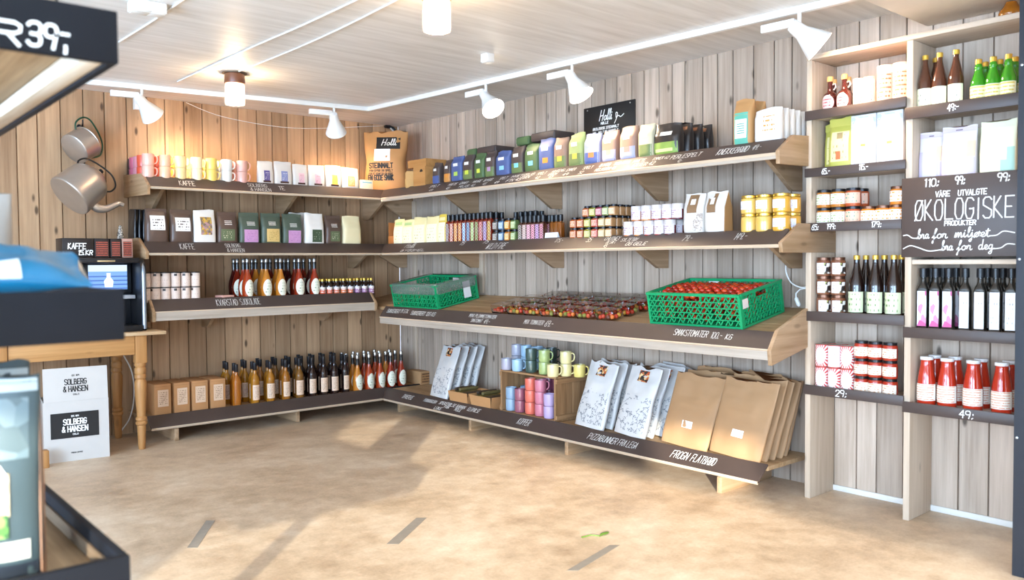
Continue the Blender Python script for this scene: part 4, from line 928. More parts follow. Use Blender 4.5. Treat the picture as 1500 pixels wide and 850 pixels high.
put('muesli_pouch', bagparts('mp0', Bag(.137, .085, .228, wr=.006, seed=131, shoulder=.62, topd=.010), WHITEBAG, [('label', plain('brown_top_label', '8a6a4c', .5), -.48, .48, .52, .97), ('emblem', plain('round_white_label', 'efece4', .5), -.22, .24, .72, .86), ('print', greyp, .1, .95, .08, .5)]), 'white muesli pouch with grey drawing and brown label beside the jam jars', 'pouch', 2, 1020, ZM, .405, 'muesli pouches')
put('muesli_pouch', bagparts('mp1', Bag(.137, .085, .228, wr=.005, seed=133, shoulder=.62, topd=.010), WHITEBAG, [('label', plain('brown_top_label', '8a6a4c', .5), -.62, .22, .50, .97), ('emblem', plain('round_white_label', 'efece4', .5), -.36, .02, .70, .86)])+[('side_gusset', mk('mp_g', kraftbag, lambda b: b.prism([(-.040, .004), (.040, .004), (.034, .14), (.0, .224), (-.034, .14)], lambda p, q, t: (t, p, q), .0675, .0695)))], 'plain white muesli pouch with kraft side next to the honey jars', 'pouch', 2, 1051.5, ZM, .405, 'muesli pouches')
HJ = smoothprof([(.040, 0), (.044, .004), (.0445, .02), (.0445, .072), (.041, .079), (.038, .082)], 2)
honeyl = printed('honey_label', 'e9e6ec', '9aa3bd', 5, .45, .1)
def honey(c):
    return [('jar', mk('hj', plain('honey_'+c, c, .12, var=.08, coat=.6, sss=.15), lambda b: b.lathe(HJ, 26), smooth=50), [('label', mk('hj_l', honeyl, lambda b: wrap(b, HJ, .022, .066, .95)))]),
            ('lid', mk('hj_c', plain('brass_lid', 'd8b65a', .25, .85), lambda b: b.lathe([(.0415, .082), (.0425, .083), (.0425, .0945), (.0405, .0965)], 26)))]
for r in range(2):
    for k in range(2):
        for i, px in enumerate((1098, 1120, 1145)):
            put('honey_jar', honey('d9a03a' if i > 1 else 'd9b25a'), 'honey jar with brass lid, %s layer, %s, %s from the muesli pouches' % (('lower', 'upper')[k], ROW[r], ORD[i]), 'honey jar', 2, px, ZM+k*.0969, .415-r*.10, 'honey jars', df=.415, rz=(PI*.9 if (k == 0 and i < 2) else random.uniform(-.2, .2)))

# ------------------------------------------------------------------ sloping produce shelf
SLOPE = math.atan2(ZSB-ZS, .55)
def zslope(d): return ZSB+(ZS-ZSB)*d/.55
GREEN = plain('green_crate_plastic', '12985f', .35, var=.06)
def lattice(b, w, h, t, f, hole=None, rows=4):
    """moulded crate wall: rim, base rail, ribs and a zigzag web"""
    def bx(x0, x1, z0, z1, y0=0., y1=t): b.prism([(x0, z0), (x1, z0), (x1, z1), (x0, z1)], lambda p, q, s: f(p, s, q), y0, y1)
    bx(-w/2, w/2, h-.014, h, -.006, t+.004); bx(-w/2, w/2, 0, .012)
    for s in (-1, 1): bx(s*w/2-(.014 if s > 0 else 0), s*w/2+(.014 if s < 0 else 0), .012, h-.014)
    rh = (h-.026)/rows
    for r in range(rows):
        z0 = .012+r*rh; z1 = z0+rh
        if r: bx(-w/2+.014, w/2-.014, z0-.0028, z0+.0028)
        n = int((w-.028)/.030); st = (w-.028)/n
        for i in range(n):
            x = -w/2+.014+i*st
            if hole and r == rows-1 and abs(x+st/2) < hole: continue
            zz = (z0+.0028, z1-.0028)
            b.prism([(x, zz[0]), (x+.007, zz[0]), (x+st*.55+.007, zz[1]), (x+st*.55, zz[1])], lambda p, q, s: f(p, s, q), .001, t-.001)
            if i % 2 == 0: b.prism([(x+st*.55, zz[1]), (x+st*.55+.006, zz[1]), (x+st+.006, zz[0]), (x+st, zz[0])], lambda p, q, s: f(p, s, q), .001, t-.001)
        if hole and r == rows-1:
            for s in (-1, 1): bx(s*hole-.004, s*hole+.004, z0, z1, 0, t)
    # inner skin with slits, set behind the web
def crate(label, u, d, w=.62, dep=.41, h=.185):
    loc = wallpos(2, u, d, zslope(d)+.002)
    r = thing('produce_crate', label, 'crate', loc, (SLOPE, 0, -PI/2), 'green crates on the sloping shelf')
    t = .010
    for nm, ww, f in (('front_wall', w, lambda p, s, q: (p, -dep/2+s, q)), ('rear_wall', w, lambda p, s, q: (p, dep/2-s, q)), ('side_wall', dep-.02, lambda p, s, q: (-w/2+s, p, q)), ('side_wall', dep-.02, lambda p, s, q: (w/2-s, p, q))):
        m = MB(); lattice(m, ww, h, t, f, hole=.06 if ww < .5 or nm == 'front_wall' else .055, rows=5 if h > .17 else 4)
        obj(nm, m.mesh(nm, GREEN, 0), r)
    m = MB().box(-w/2+.012, w/2-.012, -dep/2+.012, dep/2-.012, 0, .005)
    for k in range(1, 12): m.box(-w/2+.012+k*(w-.024)/12-.002, -w/2+.012+k*(w-.024)/12+.002, -dep/2+.012, dep/2-.012, .005, .010)
    obj('crate_floor', m.mesh('crate_floor', GREEN, 0), r)
    return r
bpy.context.view_layer.update()
c1 = crate('empty green folding crate wrapped in clear film at the corner end of the sloping shelf', 1.005, .315)
c2 = crate('green folding crate full of red tomatoes near the tall unit', 3.705, .315)
def cmat(u, d): return Matrix.Translation(wallpos(2, u, d, zslope(d)+.002)) @ Matrix.Rotation(-PI/2, 4, 'Z') @ Matrix.Rotation(SLOPE, 4, 'X')
# paper tags and film
obj('paper_tag', MB().box(.311, .3125, -.185, -.135, .105, .155).mesh('paper_tag', plain('pale_pink_tag', 'e6d6cf', .6)), c2)
obj('paper_tag', MB().box(-.16, -.09, .190, .1935, .14, .170).mesh('paper_tag', plain('white_sticker', 'eceae6', .5)), c2)
obj('paper_tag', MB().box(.02, .10, .190, .1935, .135, .165).mesh('paper_tag', plain('pale_pink_tag', 'e6d6cf', .6)), c1)
obj('paper_tag', MB().box(.311, .3125, .06, .13, .03, .16).mesh('paper_tag', plain('white_sticker', 'eceae6', .5)), c1)
film = clear('stretch_film', 'f6f7f6', .08, .12, .30)
rnd = random.Random(5)
def filmmesh(b):
    w, dp, h = .628, .418, .185
    rings = []
    for z, e in ((.112, .001), (.128, .004), (.150, .003), (.172, .005), (.193, .004), (.197, -.004), (.196, -.03)):
        ring = []
        for k in range(64):
            a = squircle(w+2*e, dp+2*e, z, 14, 64)[k]
            q = noise.noise(Vector((a[0]*16, a[1]*16, z*40)))
            ring.append((a[0]*(1+.004*q), a[1]*(1+.006*q), z+.005*q))
        rings.append(ring)
    b.loft(rings, False)
obj('clear_film', mk('film', film, filmmesh, smooth=60), c1)
# tomatoes in the crate
def tomato(c):
    m = plain('tomato_'+c, c, .16, var=.06, vs=30, coat=.5)
    return [('fruit', mk('tomato', m, lambda b: b.ball((0, 0, .0165), .0185, 16, 10, (1, 1, .9)))), ('calyx', mk('calyx', plain('tomato_calyx', '4d5a26', .6), lambda b: [b.prism([(-.0015, 0), (.0015, 0), (.0005, .008), (-.0005, .008)], (lambda a: lambda p, q, t: (p*math.cos(a)-q*math.sin(a), p*math.sin(a)+q*math.cos(a), t))(k*2*PI/5), .0325, .0335) for k in range(5)]))]
TM = cmat(3.705, .315); k = 0
layers = [(.0105, 6, 4, 0), (.044, 6, 4, .5), (.078, 8, 5, 0), (.100, 9, 6, 0), (.130, 12, 8, .5)]
for li, (z, nx, ny_, o) in enumerate(layers):
    sx, sy = .575/nx, .365/ny_
    for i in range(nx):
        for j in range(ny_):
            x = -.2875+(i+.5)*sx+random.uniform(-1, 1)*max(0, sx/2-.0190)*.9; y = -.1825+(j+.5)*sy+random.uniform(-1, 1)*max(0, sy/2-.0190)*.9
            heap = .022*math.sin(PI*(j+.5)/ny_) if li == 4 else 0
            p = TM @ Vector((x*.97, y*.96, z+.002+random.uniform(0, .006 if li == 4 else .002)+heap))
            c, wd = random.choice((('c8321a', 'red'), ('a82414', 'deep red'), ('d84a1e', 'orange red')))
            spawn('tomato', tomato(c), '%s tomato in the full green crate' % wd, 'tomato', p, random.uniform(0, 6), '%s tomatoes in the crate' % wd, random.uniform(-.3, .3))
            k += 1
# punnets of mixed tomatoes
pun = clear('punnet_plastic', 'fafafa', .035, .08, 0., 1.2)
def punnet():
    def base(b):
        b.loft([squircle(w, d, z, 7, 32) for w, d, z in ((.150, .100, .0005), (.154, .104, .004), (.160, .110, .040), (.166, .116, .041))])
        b.f = b.f[:-1]
    def lid(b):
        b.loft([squircle(w, d, z, 7, 32) for w, d, z in ((.166, .116, .0425), (.160, .110, .0435), (.154, .104, .060), (.146, .096, .063))])
        b.f = [b.f[i] for i in range(len(b.f)) if i != len(b.f)-2]
    return [('punnet_base', mk('pun_b', pun, base)), ('punnet_lid', mk('pun_l', pun, lid))]
chm = lambda c: mk('cherry', plain('cherry_'+c, c, .22, var=.08, vs=40, coat=.3), lambda b: b.ball((0, 0, .0135), .0145, 12, 8, (1, 1, .95)))
CT = [('c8381e', 'red'), ('b92c1a', 'red'), ('d9702a', 'orange'), ('dba23a', 'yellow'), ('8a8a3a', 'olive green'), ('6a2a20', 'brown'), ('cf4a26', 'red')]
pu0, pu1 = s2(722, .93, .5), s2(898, .92, .5)
rnd = random.Random(21)
for j, d in enumerate((.475, .352, .229, .106)):
    n = 7 if j < 3 else 6
    for i in range(n):
        u = pu0+.085+i*.168+(j*.02 if j < 3 else .16)
        loc = wallpos(2, u, d, zslope(d)+.0015)
        spawn('tomato_punnet', punnet(), 'clear plastic punnet of mixed small tomatoes, %s, %s from the wrapped crate' % (ROW[j], ORD[i]), 'punnet', loc, -PI/2, 'tomato punnets on the sloping shelf', SLOPE)
        M_ = Matrix.Translation(loc) @ Matrix.Rotation(-PI/2, 4, 'Z') @ Matrix.Rotation(SLOPE, 4, 'X')
        for a in range(4):
            for b_ in range(2 if j > 1 else 3):
                c, wd = rnd.choice(CT)
                q = M_ @ Vector((-.054+a*.036+rnd.uniform(-.003, .003), (-.031+b_*.031 if j < 2 else -.02+b_*.036)+rnd.uniform(-.001, .001), .006+(.004 if (a+b_) % 2 else 0)))
                spawn_me = obj('cherry_tomato', chm(c), None, q, (rnd.uniform(-.5, .5), 0, rnd.uniform(0, 6)))
                tag(spawn_me, '%s cherry tomato inside a clear punnet on the sloping shelf' % wd, 'cherry tomato', '%s cherry tomatoes in punnets' % wd)
# extension cable hanging at the end of the produce shelf
pts = [at(1166, 374, 0, -.04), at(1155, 378, 0, -.05), at(1151, 395, 0, -.06), at(1158, 413, 0, -.07), at(1172, 421, 0, -.08), at(1184, 420, 0, -.06)]
P3 = [Vector((a, b, c)) for (a, b), c in zip(catmull([(p.x, p.y) for p in pts], 6), [q[1] for q in catmull([(p.x, p.z) for p in pts], 6)])]
cab = thing('power_cable', 'white power cable with plug looping down behind the produce shelf end', 'cable', tuple(pts[3]))
def rel(b, P, r): b.tube([p-pts[3] for p in P], r, 8)
m = MB(); rel(m, P3, .004); obj('cord', m.mesh('cord', WHITEP, 60), cab)
pts2 = [at(1184, 422, 0, -.06), at(1172, 424, 0, -.08), at(1166, 430, 0, -.10), at(1166, 437, 0, -.10)]
m = MB(); rel(m, [Vector(p) for p in pts2], .004); obj('cord', m.mesh('cord', WHITEP, 60), cab)
a, b = at(1166, 436, 0, -.10), at(1171, 449, 0, -.10)
m = MB(); rel(m, [a, a+(b-a)*.15, a+(b-a)*.8, b], [.007, .012, .012, .006]); obj('plug', m.mesh('plug', WHITEP, 50), cab)

# ------------------------------------------------------------------ long wall, lowest shelf
chipm = plain('pale_grey_film', 'c9c6c3', .36, var=.10, vs=14, coat=.15)
land = sketch('landscape_drawing', 'c6c4c2', '74777e', 24, .022, .4)
foodph = patches('food_photo', ['2a2322', '7a2f22', 'c98a4a', 'e0c08a', '3a2a26', 'b5542e'], 70)
def chip(i, w=.27, h=.44, topnotch=0):
    b = Bag(w, .060, h, wr=.011, seed=200+i, shoulder=.55, topd=.012, n=2.5, waist=.06, tw=.96)
    return bagparts('chip%d' % i, b, chipm, [('print', land, -.84, .84, .06, .58), ('label', foodph, -.30, .30, .79, .955)])
def leanput(name, parts, label, cat, px, d, tilt, group, z=ZB, rz=0., du=0., dep=.08, ry=0., df=None):
    return put(name, parts, label, cat, 2, px, z+dep*.42*math.sin(tilt), d, group, du=du, rx=-tilt, rz=rz, ry=ry, df=df)
for i, (px, d, tl) in enumerate(((643, .40, .30), (643, .32, .30), (643, .24, .30), (643, .165, .29))):
    leanput('bread_bag', chip(i, .235, .42), 'silver grey bread bag with landscape drawing beside the cardboard trays, %s' % ('frontmost' if i == 0 else '%s behind the front one' % ORD[i-1]), 'bread bag', px, d, tl, 'silver bags by the trays', ry=.04, dep=.06, df=.40, du=.008*i)
trayc = plain('tray_card', 'c08d5c', .75, var=.06, vs=30)
def tray(w, d, h):
    def fn(b):
        t = .003; e = .014
        b.box(-w/2, w/2, -d/2, d/2, 0, t)
        for (x0, x1, y0, y1, ox, oy) in ((-w/2, w/2, -d/2, -d/2+t, 0, -e), (-w/2, w/2, d/2-t, d/2, 0, e), (-w/2, -w/2+t, -d/2+t, d/2-t, -e, 0), (w/2-t, w/2, -d/2+t, d/2-t, e, 0)):
            hh = h if oy <= 0 else h
            b.loft([[(x0, y0, t), (x1, y0, t), (x1, y1, t), (x0, y1, t)], [(x0+ox-(e if oy else 0), y0+oy, hh), (x1+ox+(e if oy else 0), y0+oy, hh), (x1+ox+(e if oy else 0), y1+oy, hh), (x0+ox-(e if oy else 0), y1+oy, hh)]])
    return fn
sal = [('5a4630', 'brown'), ('8a7038', 'tan'), ('6d6038', 'olive'), ('3f3022', 'dark brown')]
for i, (p0, p1) in enumerate(((660, 687), (691, 721))):
    w = span(2, p0, p1, ZB+.05, .40)-.02
    loc = wallpos(2, su(2, (p0+p1)/2, ZB, .42), .315, ZB+.0006)
    spawn('cardboard_tray', [('tray_body', mk('tray%d' % i, trayc, tray(w, .23, .088)))], 'open cardboard tray of dried sausages %s' % ('beside the silver bread bags' if i == 0 else 'touching the wooden mug crate'), 'tray', loc, -PI/2, 'cardboard trays')
    for k in range(14):
        c, wd = sal[(k*3+k//4) % 4]; lay = k // 4
        m = plain('sausage_'+c, c, .6, var=.3, vs=60)
        pos = loc+Vector((random.uniform(-.004, .004), -(-w/2+.026+(k % 4)*(w-.064)/3+(.012 if lay % 2 else 0)), .0165+.0275*lay+.001))
        spawn('dried_sausage', [('sausage', mk('saus', m, lambda b: b.tube([(-.095, 0, 0), (-.088, 0, 0), (-.03, .002, .001), (.03, -.001, 0), (.086, 0, 0), (.096, 0, 0)], [.004, .0125, .0135, .013, .0125, .004], 12)))], '%s dried sausage in the cardboard tray %s, %s layer, %s along' % (wd, 'by the silver bags' if i == 0 else 'by the mug crate', ('bottom', 'second', 'third', 'top')[lay], ORD[k % 4]), 'sausage', pos, random.uniform(-.06, .06), 'dried sausages')
# wooden crate laid on its side, mugs on it and in it
cu0, cu1 = s2(733, ZB, .42), s2(813.5, ZB, .42); cwid = cu1-cu0; cdep = .33; chh = .305
CRW = wood('old_crate_wood', 'b28a62', '83603f', 'X', .65, .5, .2); CRY = wood('old_crate_wood_y', 'b28a62', '7c5a3a', 'Y', .65, .5, .2)
cr = thing('wooden_crate', 'old wooden crate lying on its side holding mugs on the lowest shelf', 'crate', wallpos(2, (cu0+cu1)/2, .42-cdep/2, ZB+.0006), (0, 0, -PI/2))
t = .013
m = MB()
for k in range(3): m.box(-cwid/2, cwid/2, -cdep/2+k*cdep/3+.002, -cdep/2+(k+1)*cdep/3-.002, chh-t, chh)
obj('top_slats', m.mesh('top_slats', CRW, bevel=.0015, seg=1), cr)
m = MB()
for k in range(3): m.box(-cwid/2, cwid/2, -cdep/2+k*cdep/3+.002, -cdep/2+(k+1)*cdep/3-.002, 0, t)
obj('bottom_slats', m.mesh('bottom_slats', CRW, bevel=.0015, seg=1), cr)
for s in (-1, 1):
    m = MB()
    x0, x1 = (cwid/2-.014, cwid/2) if s > 0 else (-cwid/2, -cwid/2+.014)
    for k in range(2): m.box(x0, x1, -cdep/2+k*cdep/2+.001, -cdep/2+(k+1)*cdep/2-.001, t+.001, chh-t-.001)
    o = obj('end_panel', m.mesh('end_panel', wood('old_crate_wood_z', 'b28a62', '7c5a3a', 'Z', .65, .6, .2), bevel=.0015, seg=1), cr)
    m = MB()
    for z0 in (t+.003, chh-t-.033): m.box(x1+.0005 if s > 0 else x0-.0115, x1+.0115 if s > 0 else x0-.0005, -cdep/2+.002, cdep/2-.002, z0, z0+.03)
    obj('batten', m.mesh('batten', CRY, bevel=.0015, seg=1), o)
obj('back_panel', MB().box(-cwid/2+.015, cwid/2-.015, cdep/2-.010, cdep/2, t+.001, chh-t-.001).mesh('back_panel', CRW, bevel=.001), cr)
zc = ZB+chh+.0006
gtop = 'mugs on the wooden crate'; gin = 'mugs inside the wooden crate'
for px, d, c, wd, n in ((742.5, .395, 'a9a6b4', 'grey lilac', 1), (758, .39, '9fc0d6', 'light blue', 1), (778, .365, '46584f', 'dark green', 2), (797.5, .36, 'a9b874', 'moss green', 2), (810, .41, 'ead9a0', 'cream yellow', 1), (829, .32, 'e6d89c', 'pale yellow', 2), (849, .29, 'dcc872', 'yellow', 1),
                       (757, .24, 'b0aebc', 'pale lilac', 2), (771, .235, 'a3c4dc', 'sky blue', 2), (788, .235, '8fb0c8', 'dusty blue', 2), (808, .23, '34423c', 'blackish green', 2)):
    mugstack(2, px, zc, d, c, wd, n, 'on top of the wooden crate', gtop, hz=random.uniform(.5, .8))
zi = ZB+t+.0008
for px, d, c, wd, n in ((749, .375, '8fa8bf', 'grey blue', 2), (762, .375, '9a5a6a', 'mauve', 2), (776.5, .37, 'e0705c', 'coral', 3), (791, .37, 'c9788a', 'rose pink', 3), (806.3, .385, 'b9a3c9', 'lilac', 2),
                       (752, .255, '7f9ab5', 'slate blue', 2), (768, .25, '7a3f50', 'wine red', 2), (785, .25, '8a4a62', 'plum', 3), (800, .26, '6d3a4c', 'dark plum', 3)):
    mugstack(2, px, zi, d, c, wd, n, 'inside the wooden crate', gin, hz=random.uniform(.6, .85), df=.375)
# pizza-base bags
for i, (px, d, tl, du, w_, ry) in enumerate(((863, .40, .30, 0, .255, .06), (877, .322, .30, 0, .25, .06), (890, .245, .30, 0, .25, .06), (922, .405, .30, 0, .25, .09), (934, .327, .30, 0, .25, .09), (955, .25, .30, 0, .25, .09), (968, .17, .28, 0, .24, .09))):
    leanput('bread_bag', chip(10+i, w_, .43), 'silver grey bread bag with food photo, %s' % ['front one next to the mug crate', 'second in the row next to the mug crate', 'third in the row next to the mug crate', 'front one next to the brown bags', 'second in the row next to the brown bags', 'third in the row next to the brown bags', 'last one at the back by the brown bags', 'crumpled one at the back in the middle'][i], 'bread bag', px, d, tl, 'silver bags above the pizza lettering', ry=ry, dep=.06)
# brown flatbread bags
brm = plain('brown_flatbread_paper', 'a8825c', .62, var=.10, vs=9)
def flatb(i, w=.33, h=.43, lab=True):
    b = Bag(w, .045, h, wr=.010, seed=240+i, shoulder=.35, topd=.012, n=2.6, tw=1.02)
    return bagparts('flatb%d' % i, b, brm, [('label', printed('small_white_label', 'ecebea', 'b9b9c0', 4, .4), -.20, .22, .25, .345)] if lab else [])
for i, (px, d, tl, w_, h_, ry, wd) in enumerate(((1001, .40, .32, .33, .43, .07, 'front one above the first word'), (1075, .405, .32, .33, .43, .07, 'front one nearest the shelf end'), (1016, .315, .32, .33, .44, .07, 'second behind the front one above the first word'), (1030, .225, .32, .33, .45, .07, 'rearmost one above the first word'), (1086, .34, .32, .33, .44, .07, 'second behind the front one nearest the shelf end'), (1097, .275, .32, .33, .44, .07, 'third behind the front one nearest the shelf end'), (1108, .21, .32, .33, .44, .07, 'fourth behind the front one nearest the shelf end'), (1116, .15, .28, .32, .42, .06, 'rearmost one nearest the shelf end'))):
    leanput('flatbread_bag', flatb(i, w_, h_, i < 2), 'brown paper flatbread bag, %s%s' % (wd, ', with a small white label' if i < 2 else ''), 'flatbread bag', px, d, tl, 'brown flatbread bags', ry=ry, dep=.05)

# ------------------------------------------------------------------ goods on the tall unit
dU = .185
def uput(name, parts, label, cat, px, z, d=dU, group=None, rz=0., du=0., df=None): return put(name, parts, label, cat, 2, px, z, d, group, du=du, rz=rz, df=df)
SY = smoothprof([(.028, 0), (.034, .005), (.0365, .03), (.0365, .075), (.029, .098), (.0150, .114), (.0125, .16)], 4)
syl = printed('syrup_label', 'e3b7b4', 'a8404c', 5, .55, .15)
def syrup():
    return [('bottle', mk('syr', plain('maple_syrup', '5a1d16', .1, coat=.7, trans=.2), lambda b: b.lathe(SY, 24), smooth=60), [('label', mk('syr_l', syl, lambda b: wrap(b, SY, .012, .090, 1.0, True))), ('handle', mk('syr_h', plain('clear_glass_handle', 'c9b8ae', .1, coat=.5), lambda b: b.tube([(.013, 0, .145), (.028, 0, .148), (.030, 0, .130), (.019, 0, .117)], .004, 8)))]),
            ('cap', mk('syr_c', plain('wooden_cap', 'd3a263', .5), lambda b: b.lathe([(.0145, .1605), (.0158, .162), (.0158, .184), (.0135, .187)], 20)))]
for i, (px, d) in enumerate(((1216, .20), (1237, .20), (1210, .12), (1231, .12))):
    uput('syrup_bottle', syrup(), 'round syrup bottle with pale pink label, %s' % ['front one nearest the plank wall', 'front one next to the pink tubes', 'rear one nearest the plank wall', 'rear one next to the pink tubes'][i], 'syrup bottle', px, DA, d, 'syrup bottles', df=.2)
tubes = printed('pink_tube_print', 'e0c2ba', 'c46a5f', 6, .5, .08); tubel = printed('orange_tube_print', 'e3bda8', 'cf6a42', 7, .55, .05)
def tubecan(r, h, lab, k): 
    P = [(r, 0), (r, h)]
    return [('can_body', mk('tc'+k, plain('white_can', 'f0ebe6', .4), lambda b: b.lathe([(r-.001, 0), (r, .002), (r, h-.006), (r-.001, h-.004)], 26)), [('label', mk('tcl'+k, lab, lambda b: wrap(b, P, .008, h*.84, 1.5)))]), ('lid', mk('tcc'+k, plain('pink_lid', 'efc0b0', .4), lambda b: b.lathe([(r+.0005, h-.004), (r+.001, h-.003), (r+.001, h+.006), (r-.002, h+.008)], 26)))]
for i, px in enumerate((1257.5, 1273)): uput('cocoa_tube', tubecan(.0255, .145, tubes, 's'), 'small pale pink cardboard tube, %s from the syrup bottles' % ORD[i], 'tube', px, DA, .19, 'small pink tubes')
for i, px in enumerate((1297, 1320)):
    uput('cocoa_tube', tubecan(.0375, .185, tubel, 'l'), 'large salmon and white cardboard tube, %s the middle upright' % ('farther from' if i == 0 else 'next to'), 'tube', px, DA, .19, 'large salmon tubes')
# second row: yellow pouches and white boxes
ypm = plain('lime_yellow_pouch', 'b0ad50', .38, var=.06); ypl = printed('pouch_print_circle', 'ded69a', '8a7a4a', 5, .4, .1); fig = plain('fig_print', 'b5673a', .5)
for i, (px, d, rz) in enumerate(((1233, .205, -.05), (1214, .135, .0), (1236, .065, 0))):
    uput('fruit_pouch', bagparts('fp%d' % i, Bag(.125 if i == 0 else .12, .06, .26 if i == 0 else .245, wr=.005, seed=300+i, shoulder=.5, topd=.010, fold=True), ypm, [('label', ypl, -.7, .8, .16, .74), ('emblem', plain('brown_ring', '8a7a55', .5), -.2, .28, .60, .72), ('print', fig, -.24, .16, .20, .36)]), 'yellow green dried-fruit pouch on the second unit shelf, %s' % ['front one', 'partly hidden one nearest the plank wall', 'rear one'][i], 'pouch', px, DB, d, 'yellow fruit pouches', rz=rz, du=.045 if i == 1 else 0)
wbx = sketch('white_ray_print', 'd9d9d8', 'b4bccb', 22, .06)
def wbox(w): return [('carton_body', mk('wbox', plain('white_carton', 'd6d6d6', .5), boxmesh(w, .075, .262), bevel=.002), [('print', mk('wbox_p', wbx, flat(-w*.48, w*.48, .006, .252, -.0382))), ('emblem', mk('wbox_e', plain('olive_leaf_print', 'a9a45a', .5), flat(-.014, .012, .105, .118, -.0386)))])]
for i, px in enumerate((1269.5, 1308)): uput('white_carton', wbox(.127), 'tall white carton with faint ray print, %s the yellow pouches' % ('next to' if i == 0 else 'farther from'), 'box', px, DB, .19, 'white cartons')
# jars
def jar(r, h, c, lab, k, lidc='gunmetal_lid', z0=.16, z1=.74, half=1.35):
    P = smoothprof([(r*.9, 0), (r, h*.04), (r, h*.76), (r*.84, h*.83)], 2)
    lm = {'gunmetal_lid': plain('gunmetal_lid', '2b2a2c', .28, .6), 'copper_lid': plain('copper_lid', '6b4a3a', .3, .7), 'gold_cap': plain('gold_cap', 'd9b04a', .3, .6), 'white_lid': plain('white_lid', 'e6e6e6', .35)}[lidc]
    return [('jar', mk('jar'+k, plain('content_'+c, c, .15, var=.1, vs=40, coat=.5), lambda b: b.lathe(P, 24), smooth=50), [('label', mk('jarl'+k, lab, lambda b: wrap(b, P, h*z0, h*z1, half)))]), ('lid', mk('jarc'+k, lm, lambda b: b.lathe([(r*.87, h*.835), (r*.90, h*.85), (r*.90, h*.985), (r*.86, h)], 24)))]
g1 = printed('green_fruit_label', 'efe8da', '8fae5a', 4, .5, .08); g2 = printed('teal_fruit_label', 'e8b9a0', '3f9a86', 3, .45, .08); g3 = printed('orange_fruit_label', 'f3e6dc', 'e09a3a', 3, .5, .08)
for k in range(2):
    for i, (px, c, lab, wd) in enumerate(((1207.5, 'b8742f', g1, 'green'), (1228.5, 'b8742f', g1, 'green'), (1250, 'b5532f', g2, 'salmon'))):
        for r in range(2):
            uput('spread_jar', jar(.0385, .092, c, lab, 'sp'+wd), '%s-labelled spread jar, %s of its stack, %s, %s from the honey side' % (wd, ('lower', 'upper')[k], ROW[r], ORD[i]), 'jar', px, DC+k*.0925, .20-r*.085, 'spread jars', df=.2, rz=random.uniform(-.15, .15))
for i, px in enumerate((1273, 1294, 1314)):
    for r in range(2): uput('spread_jar', jar(.0385, .088, 'd07a2a', g3, 'spo', 'copper_lid'), 'orange-labelled spread jar on the third unit shelf, %s, %s from the salmon jars' % (ROW[r], ORD[i]), 'jar', px, DC, .20-r*.085, 'orange spread jars', df=.2)
uput('spread_jar', jar(.0385, .088, 'd07a2a', g3, 'spo', 'copper_lid'), 'orange-labelled spread jar standing on top of another by the middle upright', 'jar', 1316, DC+.0886, .20, 'orange spread jars')
chk = patches('checker_label', ['2c2320', 'e9e2d8', '2c2320', 'a9b05a', 'e9e2d8', '4a3a30'], 70, .5)
def chocjar(i):
    p = jar(.0375, .096, '7a4a33', printed('choc_label', 'efe9e2', '9a86a8', 4, .45, .12), 'ch', 'copper_lid', .10, .70, .55)
    P = [(.0375, 0), (.0375, .1)]
    p[0] = (p[0][0], p[0][1], list(p[0][2])+[('side_print', mk('chk', chk, lambda b: wrap(b, P, .012, .066, .42, turn=1.0)))])
    return p
for k in range(3):
    for i, px in enumerate((1206.8, 1228)):
        uput('nut_spread_jar', chocjar(i), 'brown nut-spread jar with checkered label, %s of three, %s' % (('lowest', 'middle', 'topmost')[k], 'next to the plank wall side' if i == 0 else 'next to the juice bottles'), 'jar', px, DD+k*.0966, .20, 'nut spread jars', rz=random.uniform(-.1, .3))
BT = smoothprof([(.034, 0), (.038, .005), (.0385, .13), (.035, .165), (.0205, .225), (.0145, .258), (.0142, .288)], 4)
def tall(c, lab, k, s=1., P=BT, capc='gold_cap'):
    Q = [(r*s, z*s) for r, z in P]; h = Q[-1][1]
    return [('bottle', mk('tb'+k, plain('bottle_'+c, c, .1, coat=.7, trans=.2), lambda b: b.lathe(Q, 24), smooth=60), [('label', mk('tbl'+k, lab, lambda b: wrap(b, Q, .012, h*.40, 1.35)))]), ('cap', mk('tbc'+k, plain('gold_cap', 'd9b04a', .3, .6), lambda b: b.lathe([(Q[-1][0]+.0008, h-.012), (Q[-1][0]+.0018, h-.011), (Q[-1][0]+.0018, h+.008), (Q[-1][0], h+.010)], 20)))]
leaf = printed('green_leaf_label', 'd3d8b4', '6a8a4f', 4, .45, .08)
for i, (px, d) in enumerate(((1254.5, .205), (1282, .205), (1309, .205), (1268, .115), (1295, .115), (1320, .12))):
    uput('soft_drink_bottle', tall('24140f', leaf, 'cola'), 'dark brown bottle with gold cap and green label, %s' % ['front row nearest the nut jars', 'middle of the front row', 'front row next to the middle upright', 'rear row nearest the nut jars', 'middle of the rear row', 'rear row next to the middle upright'][i], 'bottle', px, DD, d, 'brown bottles on the fourth unit shelf')
